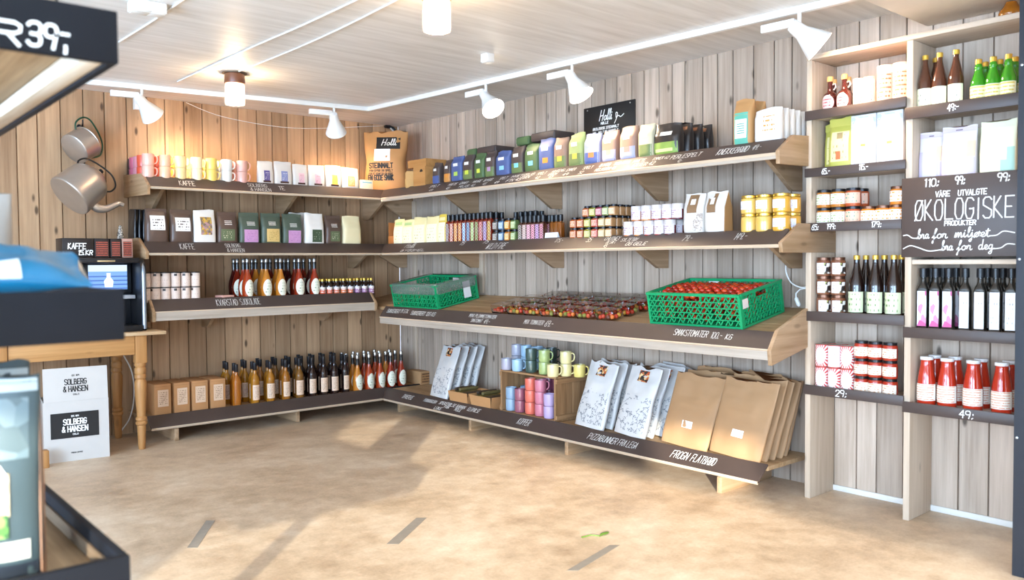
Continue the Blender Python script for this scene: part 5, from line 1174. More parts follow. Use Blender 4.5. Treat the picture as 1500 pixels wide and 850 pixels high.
# red and white cans, red jars
def raycan_mat():
    if 'ray_can' in MATS: return MATS['ray_can']
    m, nt, b = newmat('ray_can'); tc = nt.nodes.new('ShaderNodeTexCoord'); sp = nt.nodes.new('ShaderNodeSeparateXYZ'); nt.links.new(tc.outputs['Generated'], sp.inputs[0])
    x = ma(nt, 'SUBTRACT', sp.outputs[0], .5); z = ma(nt, 'SUBTRACT', sp.outputs[2], .5)
    ang = ma(nt, 'ARCTAN2', z, x); ray_ = ma(nt, 'GREATER_THAN', ma(nt, 'SINE', ma(nt, 'MULTIPLY', ang, 22.)), 0.)
    d2 = ma(nt, 'SQRT', ma(nt, 'ADD', ma(nt, 'MULTIPLY', x, x), ma(nt, 'MULTIPLY', z, z)))
    f = ma(nt, 'MULTIPLY', ray_, ma(nt, 'GREATER_THAN', d2, .40))
    nt.links.new(mixc(nt, f, lin('f2e6e2'), lin('c83a3a')), b.inputs['Base Color']); b.inputs['Roughness'].default_value = .4
    MATS['ray_can'] = m; return m
RAY = raycan_mat(); whl = printed('white_can_text', 'efe4e6', 'c9a0ac', 9, .4, .1)
def raycan(lab, k): 
    P = [(.0340, 0), (.0340, .12)]
    return [('can_body', mk('rc', plain('red_can', 'c9504a', .35), lambda b: b.lathe([(.033, 0), (.0340, .002), (.0340, .113), (.0332, .115)], 26)), [('label', mk('rcl'+k, lab, lambda b: wrap(b, P, .004, .111, 1.45)))]), ('lid', mk('rct', tin, lambda b: b.lathe([(.0328, .1152), (.0334, .1165), (.032, .1165)], 26)))]
for k in range(2):
    for i, px in enumerate((1204.5, 1223, 1241.5)):
        for r in range(2):
            uput('tomato_can', raycan(whl if (k == 1 and i == 1) else RAY, 'w' if (k == 1 and i == 1) else 'r'), 'red ray-print can, %s layer, %s, %s from the unit end%s' % (('lower', 'upper')[k], ROW[r], ORD[i], ', text out' if (k == 1 and i == 1) else ''), 'can', px, DE+k*.117, .205-r*.08, 'ray-print cans', df=.205, rz=[.12, -.1, .22][i])
rj = printed('red_jar_label', 'efe3d2', 'c88a5a', 4, .5, .06)
for k in range(3):
    for i, px in enumerate((1262, 1282.5, 1304)):
        uput('sauce_jar', jar(.0353, .088, 'a8301c', rj, 'rj', 'gunmetal_lid', .14, .66), 'red sauce jar with cream label, %s of three, %s from the ray-print cans' % (('lowest', 'middle', 'topmost')[k], ORD[i]), 'jar', px, DE+k*.0886, .205, 'red sauce jars', rz=random.uniform(-.15, .15))
# second bay
pl = printed('pale_yellow_label', 'ece8c6', '9a9488', 4, .4, .1)
for i, (px, d) in enumerate(((1355, .20), (1376, .20), (1400, .20), (1370, .11))):
    uput('juice_flask', tall('5a3322', pl, 'brn', .86), 'tall brown bottle with cream label, %s' % ['front row next to the middle upright', 'middle of the front row by green bottles', 'front row nearest the green bottles', 'rear one near the middle upright'][i], 'bottle', px, DF, d, 'brown bottles on the top of the second bay')
GB = smoothprof([(.029, 0), (.033, .005), (.0335, .085), (.030, .105), (.0205, .135), (.016, .152), (.019, .162), (.0135, .176), (.0125, .19)], 3)
cit = printed('citrus_label', 'efe9c4', 'd9c24a', 4, .6, .05)
for i, (px, d) in enumerate(((1433, .20), (1454.5, .20), (1477, .20), (1433, .12), (1454.5, .12), (1477, .12))):
    uput('lemon_bottle', tall('3f9a1e', cit, 'grn', .98, GB), 'bright green glass bottle with yellow citrus label, %s, %s from the brown bottles' % ('front row' if i < 3 else 'rear row', ORD[i % 3]), 'bottle', px, DF, d, 'green lemon bottles', df=.2)
pm = plain('pale_pouch_film', 'd6cecf', .4, var=.04); lavp = plain('lavender_print', 'c3b6cc', .45); tanp = plain('tan_print', 'd8c2a4', .45); mint = plain('mint_print', 'a9cdbd', .45); crm = plain('cream_film', 'e6e6c9', .4)
for i, (p0, p1, d, k, h_) in enumerate(((1349, 1381, .17, 'lav', .235), (1380, 1431, .20, 'lav', .245), (1433, 1447, .11, 'mint', .24), (1436, 1489, .20, 'mint', .25))):
    w = span(2, p0, p1, DG, d)
    bg = Bag(max(w, .11), .05, h_, wr=.003, seed=330+i, shoulder=.4, topd=.008, n=5)
    pt = ([('band', lavp, -.96, -.62, .05, .62), ('side_print', lavp, .55, .96, .05, .40), ('label', tanp, .50, .96, .42, .72), ('top_seal', lavp, -.96, .96, .90, .985), ('hang_slot', plain('hang_slot_dark', '6a5a5a', .6), -.2, .2, .925, .945)] if k == 'lav' else [('band', mint, .2, .96, .06, .30), ('side_print', mint, .55, .96, .30, .52), ('top_seal', plain('cream_seal', 'dfe3c6', .45), -.96, .96, .88, .985)])
    uput('seed_pouch', bagparts('sp%d' % i, bg, pm if k == 'lav' else crm, pt), '%s behind the chalk sign, %s' % ('white and lavender pouch' if k == 'lav' else 'cream and mint green pouch', 'rear one' if i in (0, 2) else 'front one'), 'pouch', (p0+p1)/2 if i != 2 else 1442, DG, d, 'pouches in the second bay')
OIL = [(.046, 0), (.0495, .004), (.0495, .185), (.044, .200), (.030, .216), (.025, .224), (.0235, .255)]
def oil(lab, k):
    return [('bottle', mk('oil', plain('dark_oil_glass', '23201c', .08, coat=.7), lambda b: b.loft([squircle(w, w, z, 7 if w > .045 else (3 if w > .03 else 2), 28) for w, z in OIL]), smooth=40), [('label', mk('oil_l'+k, lab, lambda b: b.add([(x, -.0254, z) for z in (.014, .180) for x in (-.0195, .0195)], [(0, 1, 3, 2)])))]),
            ('cap', mk('oil_c', plain('black_cap', '18181b', .35), lambda b: b.lathe([(.0155, .245), (.0165, .246), (.0165, .286), (.015, .288)], 22)))]
o1 = patches('pink_leaf_label', ['eceaf0', 'eceaf0', 'c8508a', 'e9e3ec', 'd884ac', 'eceaf0'], 55, stretch=(1, 1, .5)); o2 = printed('grey_ring_label', 'eeecee', '9a96a0', 8, .4, .15)
for i, (px, l, k) in enumerate(((1352, o1, 'p'), (1370, o1, 'p'), (1389, o1, 'p'), (1413.5, o2, 'g'), (1435.5, o2, 'g'), (1458, o2, 'g'), (1481, o2, 'g'))):
    for r in range(2):
        if i == 3 and r == 1: continue
        uput('oil_bottle', oil(l, k), 'square dark oil bottle with %s label, %s, %s from the middle upright' % ('pink patterned' if k == 'p' else 'white', ROW[r], ORD[i]), 'oil bottle', px, DH, .20-r*.085, 'oil bottles', rz=.12, df=.2)
PS = smoothprof([(.036, 0), (.041, .005), (.0415, .085), (.037, .135), (.0265, .195), (.0262, .212)], 4)
psl = printed('tomato_check_label', 'efe6d8', 'dd9a7a', 7, .6, .04)
def passata():
    return [('bottle', mk('pas', plain('tomato_passata', 'b5301a', .12, coat=.6), lambda b: b.lathe(PS, 26), smooth=60), [('label', mk('pas_l', psl, lambda b: wrap(b, PS, .022, .100, 1.5)))]), ('lid', mk('pas_c', plain('white_lid', 'e6e6e6', .35), lambda b: b.lathe([(.0275, .2125), (.029, .2135), (.029, .2255), (.0275, .2275)], 26)))]
for i, px in enumerate((1357, 1387, 1425, 1467)):
    for r in range(2):
        uput('passata_bottle', passata(), 'red passata bottle with white lid, %s, %s from the middle upright' % (ROW[r], ORD[i]), 'sauce bottle', px, DI, .20-r*.092, 'passata bottles', df=.2)
# amber glass jug on top of the unit, next to the beam
spawn('amber_jug', [('jug_body', mk('amber', plain('amber_glass', 'c9761a', .08, trans=.4, coat=.5), lambda b: b.lathe(smoothprof([(.03, 0), (.045, .01), (.05, .035), (.03, .065), (.022, .08)], 4), 24), smooth=60))], 'amber glass jug standing on top of the tall unit by the steel post', 'jug', wallpos(2, s2(1481, UD, .14), .14, UD+.0006))

# ------------------------------------------------------------------ table, coffee machine, carton
tx0, tx1 = -3.37, -2.335
tb = thing('wooden_table', 'old pine table with turned legs under the coffee machine', 'table', ((tx0+tx1)/2, -.36, 0))
TL = lambda b, nm, mat, bev=.003, par=None: obj(nm, b.mesh(nm, mat, bevel=bev, origin=((tx0+tx1)/2, -.36, 0)), par or tb)
TL(MB().box(tx0, tx1, -.675, -.05, .776, .800), 'table_top', wood('worn_table_top', 'e0c7a4', 'b98f60', 'X', .5, .3, .1), .006)
for n_, (a, b, c, d) in (('apron', (tx0+.10, -2.53, -.635, -.612)), ('apron', (tx0+.10, -2.53, -.105, -.085)), ('apron', (-2.515, -2.495, -.60, -.12)), ('apron', (tx0+.055, tx0+.075, -.60, -.12))):
    TL(MB().box(a, b, c, d, .648, .7755), n_, PINEX)
LEG = [(.020, 0), (.023, .01), (.025, .06), (.0275, .14), (.0285, .165), (.036, .172), (.037, .186), (.030, .194), (.036, .202), (.036, .216), (.028, .225), (.030, .27), (.036, .36), (.039, .42), (.0385, .455), (.030, .478), (.037, .486), (.037, .505), (.033, .512), (.037, .520), (.037, .548), (.030, .560), (.037, .572), (.036, .590)]
for lx, ly in ((-2.492, -.611), (-2.505, -.12), (tx0+.06, -.611), (tx0+.06, -.12)):
    m = MB().lathe([(r, z) for r, z in LEG], 22, (lx, ly)); TL(m, 'leg', PINE, 0)
    TL(MB().box(lx-.036, lx+.036, ly-.036, ly+.036, .588, .7755), 'leg_block', PINE, .003)
mc = thing('coffee_machine', 'black self-service coffee machine with curved silver sides and a lit screen', 'coffee machine', (-2.68, -.30, .8005))
ML = lambda b, nm, mat, bev=.003, par=None, sm=35: obj(nm, b.mesh(nm, mat, sm, bevel=bev, origin=(-2.68, -.30, .8005)), par or mc)
silver = plain('machine_silver', '9aa2ad', .3, .6)
side = [(.08, .80), (.56, .80), (.575, .83), (.575, 1.20)]+[(.475+.10*math.cos(a), 1.20+.10*math.sin(a)) for a in [R(x) for x in range(10, 91, 10)]]+[(.08, 1.30)]
for x0 in (-2.945, -2.462):
    s = ML(MB().prism([(d, max(z, .8005)) for d, z in side], lambda p, q, t: (t, -p, q), x0, x0+.034), 'side_panel', BLACK, .004)
    rim = [(p[0]+.0005, p[1]) for p in side[1:]]
    ML(MB().tube([(x0+.017, -d, z) for d, z in [(a-.006, b-.016) for a, b in side[2:-1]]], .0150, 10), 'side_rim', silver, 0, s, 60)
ML(MB().box(-2.910, -2.4635, -.34, -.09, .8005, 1.292), 'body', BLACK)
ML(MB().box(-2.910, -2.4635, -.555, -.342, 1.262, 1.298), 'hood', BLACK, .008)
ML(MB().box(-2.73, -2.62, -.5585, -.556, 1.272, 1.282), 'hood_lamp_strip', plain('hood_chrome', 'd9c49a', .25, .7), .001)
fr_ = ML(MB().box(-2.775, -2.470, -.385, -.341, 1.055, 1.262), 'display', BLACK, .004)
m_, nt, b_ = newmat('lit_screen')
tc = nt.nodes.new('ShaderNodeTexCoord'); sp = nt.nodes.new('ShaderNodeSeparateXYZ'); nt.links.new(tc.outputs['Generated'], sp.inputs[0])
band = ma(nt, 'GREATER_THAN', sp.outputs[2], .74)
stripe = ma(nt, 'MULTIPLY', ma(nt, 'GREATER_THAN', ma(nt, 'SINE', ma(nt, 'MULTIPLY', sp.outputs[2], 38.)), .55), ma(nt, 'LESS_THAN', sp.outputs[2], .68))
c_ = mixc(nt, stripe, lin('6d96d6'), lin('3c62a8')); c_ = mixc(nt, band, c_, lin('bcd2ee'))
b_.inputs['Base Color'].default_value = (.01, .01, .01, 1); nt.links.new(c_, b_.inputs['Emission Color']); b_.inputs['Emission Strength'].default_value = 1.1
MATS['lit_screen'] = m_
scr = ML(MB().box(-2.745, -2.497, -.3865, -.3852, 1.082, 1.250), 'screen', m_, 0, fr_)
glow = plain('screen_figure', 'dfe8f6', .5, emit=1.0)
ML(MB().lathe([(.004, 1.092), (.012, 1.10), (.024, 1.135), (.026, 1.15), (.012, 1.17), (.014, 1.185), (.006, 1.20)], 14, (-2.617, 0)).__class__().prism([(-.024, 1.10), (.024, 1.10), (.030, 1.14), (.012, 1.165), (.012, 1.195), (-.012, 1.195), (-.012, 1.165), (-.030, 1.14)], lambda p, q, t: (-2.617+p, t, q), -.3878, -.3867), 'screen_figure', glow, 0, fr_)
ML(MB().box(-2.58, -2.47, -.47, -.341, 1.018, 1.044), 'drip_shelf', plain('shelf_grey', 'a9aaae', .4, .3), .003)
ML(MB().box(-2.910, -2.4635, -.60, -.342, .8008, .842), 'base_tray', BLACK, .005)
# clear boxes of capsules on the machine
acr = clear('acrylic', 'f3f3f3', .10)
capm = printed('red_capsule_rows', '4a2620', 'b5543f', 7, .62, .04)
def topbox(x0, x1, nm, label, mat, kids=()):
    r = thing(nm, label, 'box', ((x0+x1)/2, -.42, 1.3005))
    w = x1-x0
    obj('box_body', MB().box(-w/2, w/2, -.085, .085, 0, .128).mesh('box_body', mat, bevel=.002), r)
    return r
darkcard = plain('black_card', '221b1a', .4)
kb = topbox(-2.925, -2.735, 'capsule_box', 'black sign box lettered in white chalk on top of the coffee machine', darkcard)
for txt, a0, a1, z0, h in (('KAFFE', -.062, .045, .058, .036), ('15.KR', -.005, .085, .018, .030)):
    st, wd = strokes(txt)
    obj('lettering', write(MB(), st, wd, a0, a1, z0, h, lambda a, b: (a, -.0862, b), .006, .1).mesh('lettering', CHALK, 0), kb.children[0])
for i, (x0, x1, nm, wd) in enumerate(((-2.731, -2.640, 'capsule_box', 'wide brown capsule box with red rows next to the black sign box'), (-2.632, -2.565, 'capsule_box', 'narrow brown capsule box with red rows on the coffee machine, middle of three'), (-2.558, -2.492, 'capsule_box', 'narrow half-empty capsule box on the coffee machine nearest the shelf ends'))):
    kb_ = topbox(x0, x1, nm, wd, darkcard if i < 2 else plain('pale_rose_card', 'b98f80', .5))
    w = x1-x0
    obj('capsule_print', MB().add([(x, -.0862, z) for z in (.008, .108) for x in (-w/2+.006, w/2-.006)], [(0, 1, 3, 2)]).mesh('capsule_print', capm), kb_.children[0])
spawn('speckled_bottle', [('bottle_body', mk('spk', patches('speckle', ['8a7f74', 'c9bfb2', '5a524a', 'a99e92'], 120), lambda b: b.lathe([(.030, 0), (.032, .02), (.026, .12), (.014, .20), (.010, .225)], 18), smooth=50))], 'narrow speckled bottle on the coffee machine behind the capsule boxes', 'bottle', (-2.505, -.285, 1.3005))
# carton under the table
cx_ = Vector((-2.885, -.50, 0))
ct = thing('cardboard_carton', 'white coffee carton with raised flap standing on the floor under the table', 'box', cx_, (0, 0, -.11))
wc = plain('white_corrugated', 'c6bfb8', .7, var=.04)
cwid_, chei, cdp = .375, .385, .30
m = MB().box(-cwid_/2, cwid_/2, -.168, .132, 0, .003)
for x0, x1, y0, y1 in ((-cwid_/2, cwid_/2, -.168, -.164), (-cwid_/2, cwid_/2, .128, .132), (-cwid_/2, -cwid_/2+.004, -.164, .128), (cwid_/2-.004, cwid_/2, -.164, .128)): m.box(x0, x1, y0, y1, .003, chei)
obj('carton_body', m.mesh('carton_body', wc, 0), ct)
fl = obj('front_flap', MB().prism([(-.168, chei+.0005), (-.164, chei+.0005), (-.142, .597), (-.146, .597)], lambda p, q, t: (t, p, q), -cwid_/2+.004, cwid_/2-.002).mesh('front_flap', wc, 0), ct)
obj('side_flap', MB().prism([(-cwid_/2, chei+.0005), (-cwid_/2+.004, chei+.0005), (-cwid_/2-.06, .56), (-cwid_/2-.064, .56)], lambda p, q, t: (p, t, q), -.13, .10).mesh('side_flap', wc, 0), ct)
lab = obj('black_label', MB().box(-.148, .128, -.1700, -.1682, .150, .312).mesh('black_label', plain('black_print', '1b1817', .6)), ct)
INK = plain('black_print', '1b1817', .6)
def ctext(parent, txt, a0, a1, z0, h, lw, col, y0, lean=0.):
    st, wd = strokes(txt)
    obj('lettering', write(MB(), st, wd, a0, a1, z0, h, lambda a, b: (a, y0+max(0, b-chei)*lean, b), lw, 0., jit=0.).mesh('lettering', col, 0), parent)
ctext(lab, 'SOLBERG', -.075, .055, .236, .034, .0066, CHALK, -.1706); ctext(lab, '& HANSEN', -.083, .062, .190, .034, .0066, CHALK, -.1706); ctext(lab, 'EST. 1879', -.030, .012, .284, .009, .0022, CHALK, -.1706); ctext(lab, 'OSLO', -.024, .008, .168, .009, .0022, CHALK, -.1706)
lean = .022/.2115
ctext(fl, 'SOLBERG', -.062, .062, .490, .033, .0058, INK, -.1688, lean); ctext(fl, '& HANSEN', -.070, .068, .445, .033, .0058, INK, -.1688, lean); ctext(fl, 'EST. 1879', -.02, .022, .542, .009, .0022, INK, -.1688, lean); ctext(fl, 'OSLO', -.016, .018, .422, .009, .0022, INK, -.1688, lean)
ctext(ct.children[0], 'FRESH COFFEE', -.035, .03, .05, .007, .0018, INK, -.1688)
spawn('wooden_block', [('block', mk('wblk', PINE, lambda b: b.box(-.02, .02, -.03, .03, 0, .11), bevel=.006))], 'small honey-coloured wooden block on the floor beside the white carton', 'block', (-3.105, -.74, 0))
# loose cable behind the table leg
pts = [at(180, 520, 1, -.08), at(193, 545, 1, -.09), at(197, 580, 1, -.10), at(191, 612, 1, -.10), at(178, 632, 1, -.10)]
m = MB(); m.tube([Vector((a, -.09, c)) for (a, c) in catmull([(p.x, max(.012, p.z)) for p in pts], 6)], .005, 8)
tag(obj('loose_cable', m.mesh('loose_cable', WHITEP, 60)), 'pale loose cable hanging down the wall behind the turned table leg', 'cable')

# ------------------------------------------------------------------ kettle and pan hanging on the planks
def frame(A, B):
    A = A.normalized(); B = (B-A*B.dot(A)).normalized(); return Matrix((B, A.cross(B), A)).transposed().to_4x4()
alu = plain('worn_aluminium', 'b9b0a7', .33, .75, var=.1, vs=14)
vdir = Vector((.226, .974, .0)); rdir = Vector((.974, -.226, 0)); Z = Vector((0, 0, 1))
kp = at(101, 288, 1, -.33); A = rdir*.64+Z*.60+vdir*.34; B = rdir*.66-Z*.75
kt = thing('kettle', 'large dented aluminium kettle hanging on the plank wall, base turned outward', 'kettle', kp)
kt.matrix_world = Matrix.Translation(kp) @ frame(A, B)
KP = smoothprof([(.140, 0), (.152, .006), (.150, .05), (.141, .16), (.134, .195), (.112, .222), (.080, .236)], 3)
obj('kettle_body', MB().lathe([(.0005, -.002)]+KP+[(.078, .24)], 40).mesh('kettle_body', alu, 50), kt)
obj('lid', MB().lathe([(.079, .2405), (.076, .250), (.045, .266), (.012, .272)], 32).mesh('lid', alu, 50), kt)
obj('lid_knob', MB().lathe([(.008, .272), (.007, .282), (.016, .290), (.016, .300), (.006, .306)], 16).mesh('lid_knob', BLACK, 50), kt)
obj('spout', MB().tube([(q[0], 0, q[1]) for q in catmull([(.135, .075), (.175, .085), (.205, .12), (.222, .17), (.235, .215), (.262, .232)], 5)], [.034-.0008*i*1.05 for i in range(26)], 14).mesh('spout', alu, 60), kt)
bail = plain('black_bail', '1f1d1c', .35)
obj('bail_handle', MB().tube([(q[0], .0, q[1]) for q in catmull([(-.118, .205), (-.140, .235), (-.12, .285), (-.04, .318), (.06, .33), (.13, .295), (.14, .24), (.112, .205)], 6)], .006, 10).mesh('bail_handle', bail, 60), kt)
pp_ = at(108, 219, 1, -.17); A = rdir*.66+Z*.52+vdir*.52
pn = thing('saucepan', 'small aluminium pot with green handle hanging above the kettle', 'pot', pp_)
pn.matrix_world = Matrix.Translation(pp_) @ frame(A, Z)
obj('pot_body', MB().lathe([(.0005, 0), (.100, 0), (.108, .006), (.109, .12), (.113, .123), (.113, .127), (.106, .126), (.104, .010), (.0005, .008)], 36).mesh('pot_body', alu, 40), pn)
grnb = plain('green_bail', '1f4a35', .35)
obj('bail_handle', MB().tube([(q[0], 0., q[1]) for q in catmull([(.110, .09), (.150, .12), (.155, .19), (.11, .235), (0, .245), (-.08, .225), (-.125, .17), (-.110, .10)], 6)], .006, 10).mesh('bail_handle', grnb, 60), pn)
for i, (px, py, wd) in enumerate(((119, 184, 'above the small pot'), (122, 240, 'between the pot and the kettle'))):
    h_ = at(px, py, 1, -.06)
    hk = thing('wall_hook', 'dark iron hook screwed to the plank wall %s' % wd, 'hook', (h_.x, 0, h_.z))
    obj('hook_arm', MB().tube([(0, -.001, 0), (0, -.05, 0), (0, -.085, -.008), (0, -.10, .012), (0, -.10, .035)], .005, 8).mesh('hook_arm', BLACK, 60), hk)
    obj('hook_plate', MB().lathe([(.016, .0005), (.016, .004), (.010, .006)], 16).mesh('hook_plate', BLACK, 40), hk, (0, 0, 0), (PI/2, 0, 0))

# ------------------------------------------------------------------ ceiling: pendants, track, spots, conduits
cer = plain('brown_ceramic', '6b3f28', .3, coat=.4); shade = clear('lamp_glass', 'fff6e8', .06, .15, .38)
bulbm = plain('bulb_glow', 'ffd9a0', .5, emit=14., var=0)
def pendant(x, y, label):
    r = thing('ceiling_lamp', label, 'lamp', (x, y, H))
    obj('ceiling_plate', mk('pl_plate', plain('old_brass', '8a7a66', .35, .6), lambda b: b.lathe([(.078, -.006), (.080, -.001)], 28)), r)
    obj('lamp_cap', mk('pl_cap', cer, lambda b: b.lathe([(.064, -.072), (.066, -.066), (.064, -.008), (.050, -.0065)], 28), bevel=0), r)
    obj('glass_shade', mk('pl_glass', shade, lambda b: (b.lathe([(.060, -.0725), (.063, -.085), (.064, -.195), (.060, -.207), (.020, -.210)], 32, cap=False))), r)
    obj('bulb', mk('pl_bulb', bulbm, lambda b: b.ball((0, 0, -.14), .022, 16, 10, (1, 1, 1.3))), r)
    L = bpy.data.lights.new('lamp_light', 'POINT'); L.energy = KLAMP; L.color = (1, .78, .54); L.shadow_soft_size = .034
    lo = bpy.data.objects.new('lamp_light', L); COL.objects.link(lo); lo.location = (x, y, H-.14)
p1 = at(343.5, 107, 2, H); pendant(p1.x, p1.y, 'glass cylinder ceiling lamp with brown cap above the kettle end of the shop')
p2 = at(640, 46, 2, H-.207); pendant(p2.x, p2.y, 'glass cylinder ceiling lamp with brown cap nearest the middle of the shop')
track_z = H-.018
ta, tb_, tc_ = at(120, 119.5, 2, track_z), at(541, 160.5, 2, track_z), at(1225, 2, 2, track_z)
m = MB()
def bar(b, p, q, w, z0, z1):
    d = (q-p).to_2d().normalized(); n = Vector((-d.y, d.x))*w/2
    b.loft([[(p.x+n.x, p.y+n.y, z), (p.x-n.x, p.y-n.y, z), (q.x-n.x, q.y-n.y, z), (q.x+n.x, q.y+n.y, z)] for z in (z0, z1)])
tr = thing('light_track', 'white ceiling light track running along both plank walls', 'light track', (tb_.x, tb_.y, H))
for p, q in ((ta, tb_+(tb_-ta).normalized()*.017), (tb_, tc_+(tc_-tb_).normalized()*.6)):
    m = MB(); bar(m, p, q, .035, H-.034, H-.0005); obj('rail', m.mesh('rail', WHITEP, bevel=.002, origin=(tb_.x, tb_.y, H)), tr)
spotglow = plain('spot_glow', 'fff0d8', .5, emit=30., var=0)
def spot(px, py, target, label, energy, back=-1, size=R(100), e2=.6):
    p = at(px, py, 2, H-.05); p.z = H-.0345
    on2 = px > 541; d = ((tc_-tb_) if on2 else (ta-tb_)).normalized(); d.z = 0
    # snap onto the track axis
    o = tb_; k = (p-o).dot(d); p = Vector((o.x+d.x*k, o.y+d.y*k, H-.0345))
    r = thing('track_spot', label, 'spotlight', p)
    ax = d*(1 if not on2 else -1)*1.0
    q = ax.angle(Vector((1, 0, 0))) * (1 if ax.y >= 0 else -1)
    obj('adapter_box', mk('sp_ad', WHITEP, lambda b: b.box(.02, .20, -.018, .018, -.062, -.022), bevel=.004), r, None, (0, 0, q))
    obj('stem', mk('sp_st', WHITEP, lambda b: b.lathe([(.010, -.075), (.010, 0)], 12)), r)
    aim = (Vector(target)-(p+Vector((0, 0, -.09)))).normalized()
    M_ = frame(-aim, Vector((0, 0, 1)) if abs(aim.z) < .95 else Vector((1, 0, 0)))
    M_.translation = Vector((0, 0, -.085))
    h = obj('spot_head', mk('sp_head', WHITEP, lambda b: b.lathe([(.012, .052), (.030, .048), (.034, .03), (.038, -.015), (.066, -.085), (.082, -.128), (.079, -.128), (.062, -.083), (.035, -.015), (.010, -.010)], 32), smooth=40), r)
    h.matrix_local = M_
    g = obj('lamp_face', mk('sp_gl', spotglow, lambda b: b.lathe([(.0005, -.104), (.066, -.104), (.066, -.1035)], 24)), h)
    L = bpy.data.lights.new('spot_light', 'SPOT'); L.energy = energy*KSPOT; L.color = (1, .72, .46); L.spot_size = size; L.spot_blend = 1.; L.shadow_soft_size = .05
    lo = bpy.data.objects.new('spot_light', L); COL.objects.link(lo); lo.location = p+Vector((0, 0, -.085))+aim*.15
    lo.rotation_euler = aim.to_track_quat('-Z', 'Y').to_euler()
spot(213, 129, (-1.75, -.10, 1.75), 'white track spot above the mug end of the back shelf', 105)
spot(497, 158, (-.55, -.05, 1.6), 'white track spot near the room corner', 70)
spot(692, 124, (-.75, -3.2, 1.2), 'white track spot over the first flour bags, its lit face turned outward', 60)
spot(820, 95, (-.40, -3.6, 1.1), 'white track spot over the black wall sign', 65)
spot(1143, 12, (-.10, -4.85, 1.80), 'white track spot nearest the tall shelving unit', 65)
wj = plain('junction_white', 'e6e2dc', .45)
for px, py, lab, s in ((714, 79, 'small white ceiling junction box near the track over the flour bags', .06), (205, 2, 'white ceiling detector box above the coffee corner', .09), (228, 6, 'second white ceiling box beside the detector above the coffee corner', .08)):
    p = at(px, py, 2, H)
    jb = thing('ceiling_box', lab, 'junction box', (p.x, p.y, H))
    obj('box_body', MB().box(-s/2, s/2, -s/2, s/2, -.05, -.0005).mesh('box_body', wj, bevel=.004), jb)
    obj('cover_plate', MB().box(-s*.42, s*.42, -s*.42, s*.42, -.054, -.0505).mesh('cover_plate', wj, bevel=.001), jb)
p = at(205, 153, 1, -.02)
so = thing('wall_socket', 'white square socket box high on the plank wall below the track spot', 'socket', (p.x, 0, p.z))
obj('socket_body', MB().box(-.045, .045, -.04, -.0005, -.042, .042).mesh('socket_body', wj, bevel=.004), so); obj('socket_face', MB().lathe([(.026, .0405), (.024, .042)], 20).mesh('socket_face', WHITEP), so, None, (PI/2, 0, 0))
for pts, lab in (([(350, 104.5), (425, 74.6), (495.6, 43), (581, 0), (640, -30)], 'white ceiling conduit running from the brown-capped lamp towards the shop front'), ([(260, 119.5), (361, 72.8), (443, 37), (522, 0), (580, -26)], 'thin white ceiling conduit parallel to the lamp conduit'), ([(174, 61.6), (219, 33.6), (249, 13), (275, -5)], 'short white ceiling conduit by the detector box')):
    q = [at(x, y, 2, H-.005) for x, y in pts]
    m = MB(); m.tube([(a, b, H-.0055) for a, b in catmull([(v.x, v.y) for v in q], 5)], .005, 8); tag(obj('ceiling_conduit', m.mesh('ceiling_conduit', WHITEP, 60)), lab, 'conduit')
q = [at(275, 149, 1, -.10), at(330, 172, 1, -.06), at(430, 188, 1, -.05), at(537, 185.5, 1, -.05), at(563, 184, 1, -.08)]
m = MB(); m.tube([(a, -.06, c) for a, c in catmull([(v.x, v.z) for v in q], 6)], .0025, 6); tag(obj('thin_cable', m.mesh('thin_cable', WHITEP, 60)), 'thin white cable sagging along the top of the back plank wall', 'cable')
p = at(570, 188, 1, -.05)
cp = thing('cable_clamp', 'dark metal cable clamp with a pale strut in the ceiling corner', 'clamp', (p.x, -.06, p.z))
obj('clamp_body', MB().tube([(-.05, 0, .01), (0, 0, .012), (.03, -.01, 0), (.05, -.02, -.03)], .014, 10).mesh('clamp_body', BLACK, 60), cp); obj('strut', MB().tube([(.0, -.01, .0), (.10, -.03, -.09)], .007, 8).mesh('strut', WHITEP, 60), cp)

# ------------------------------------------------------------------ floor marks
tape = plain('grey_floor_tape', '8d8377', .7, var=.15, vs=30)
for i, (q, wd) in enumerate((([(274, 803), (289, 803), (315, 763), (302, 763)], 'nearest the coffee table'), ([(566, 797.5), (584, 797.5), (625, 759), (610, 759)], 'in the middle of the row'), ([(830, 836.5), (847, 836.5), (908, 799), (893, 799)], 'nearest the bread shelf'))):
    P = [at(x, y, 2, 0) for x, y in q]; c = sum(P, Vector())/4
    tag(obj('floor_tape', MB().loft([[p-c+Vector((0, 0, z)) for p in P] for z in (.0003, .0012)]).mesh('floor_tape', tape, 0), None, (c.x, c.y, 0)), 'grey strip of floor tape on the concrete, %s' % wd, 'floor tape', 'floor tape strips')
P = [at(852, 789, 2, 0), at(866, 785.5, 2, 0), at(878, 787, 2, 0), at(890, 782, 2, 0)]
c = P[1].copy()
lf = thing('leaf_stalk', 'small green leaf stalk lying on the concrete floor', 'leaf', (c.x, c.y, 0))
lgm = plain('fresh_green', '5a7a2a', .5)
obj('stalk', MB().tube([(p.x-c.x, p.y-c.y, .005) for p in P], .003, 6).mesh('stalk', lgm, 60), lf)
obj('leaf_blade', MB().ball((P[3].x-c.x-.02, P[3].y-c.y, .006), .02, 10, 6, (1.5, .6, .2)).mesh('leaf_blade', lgm, 60), lf)

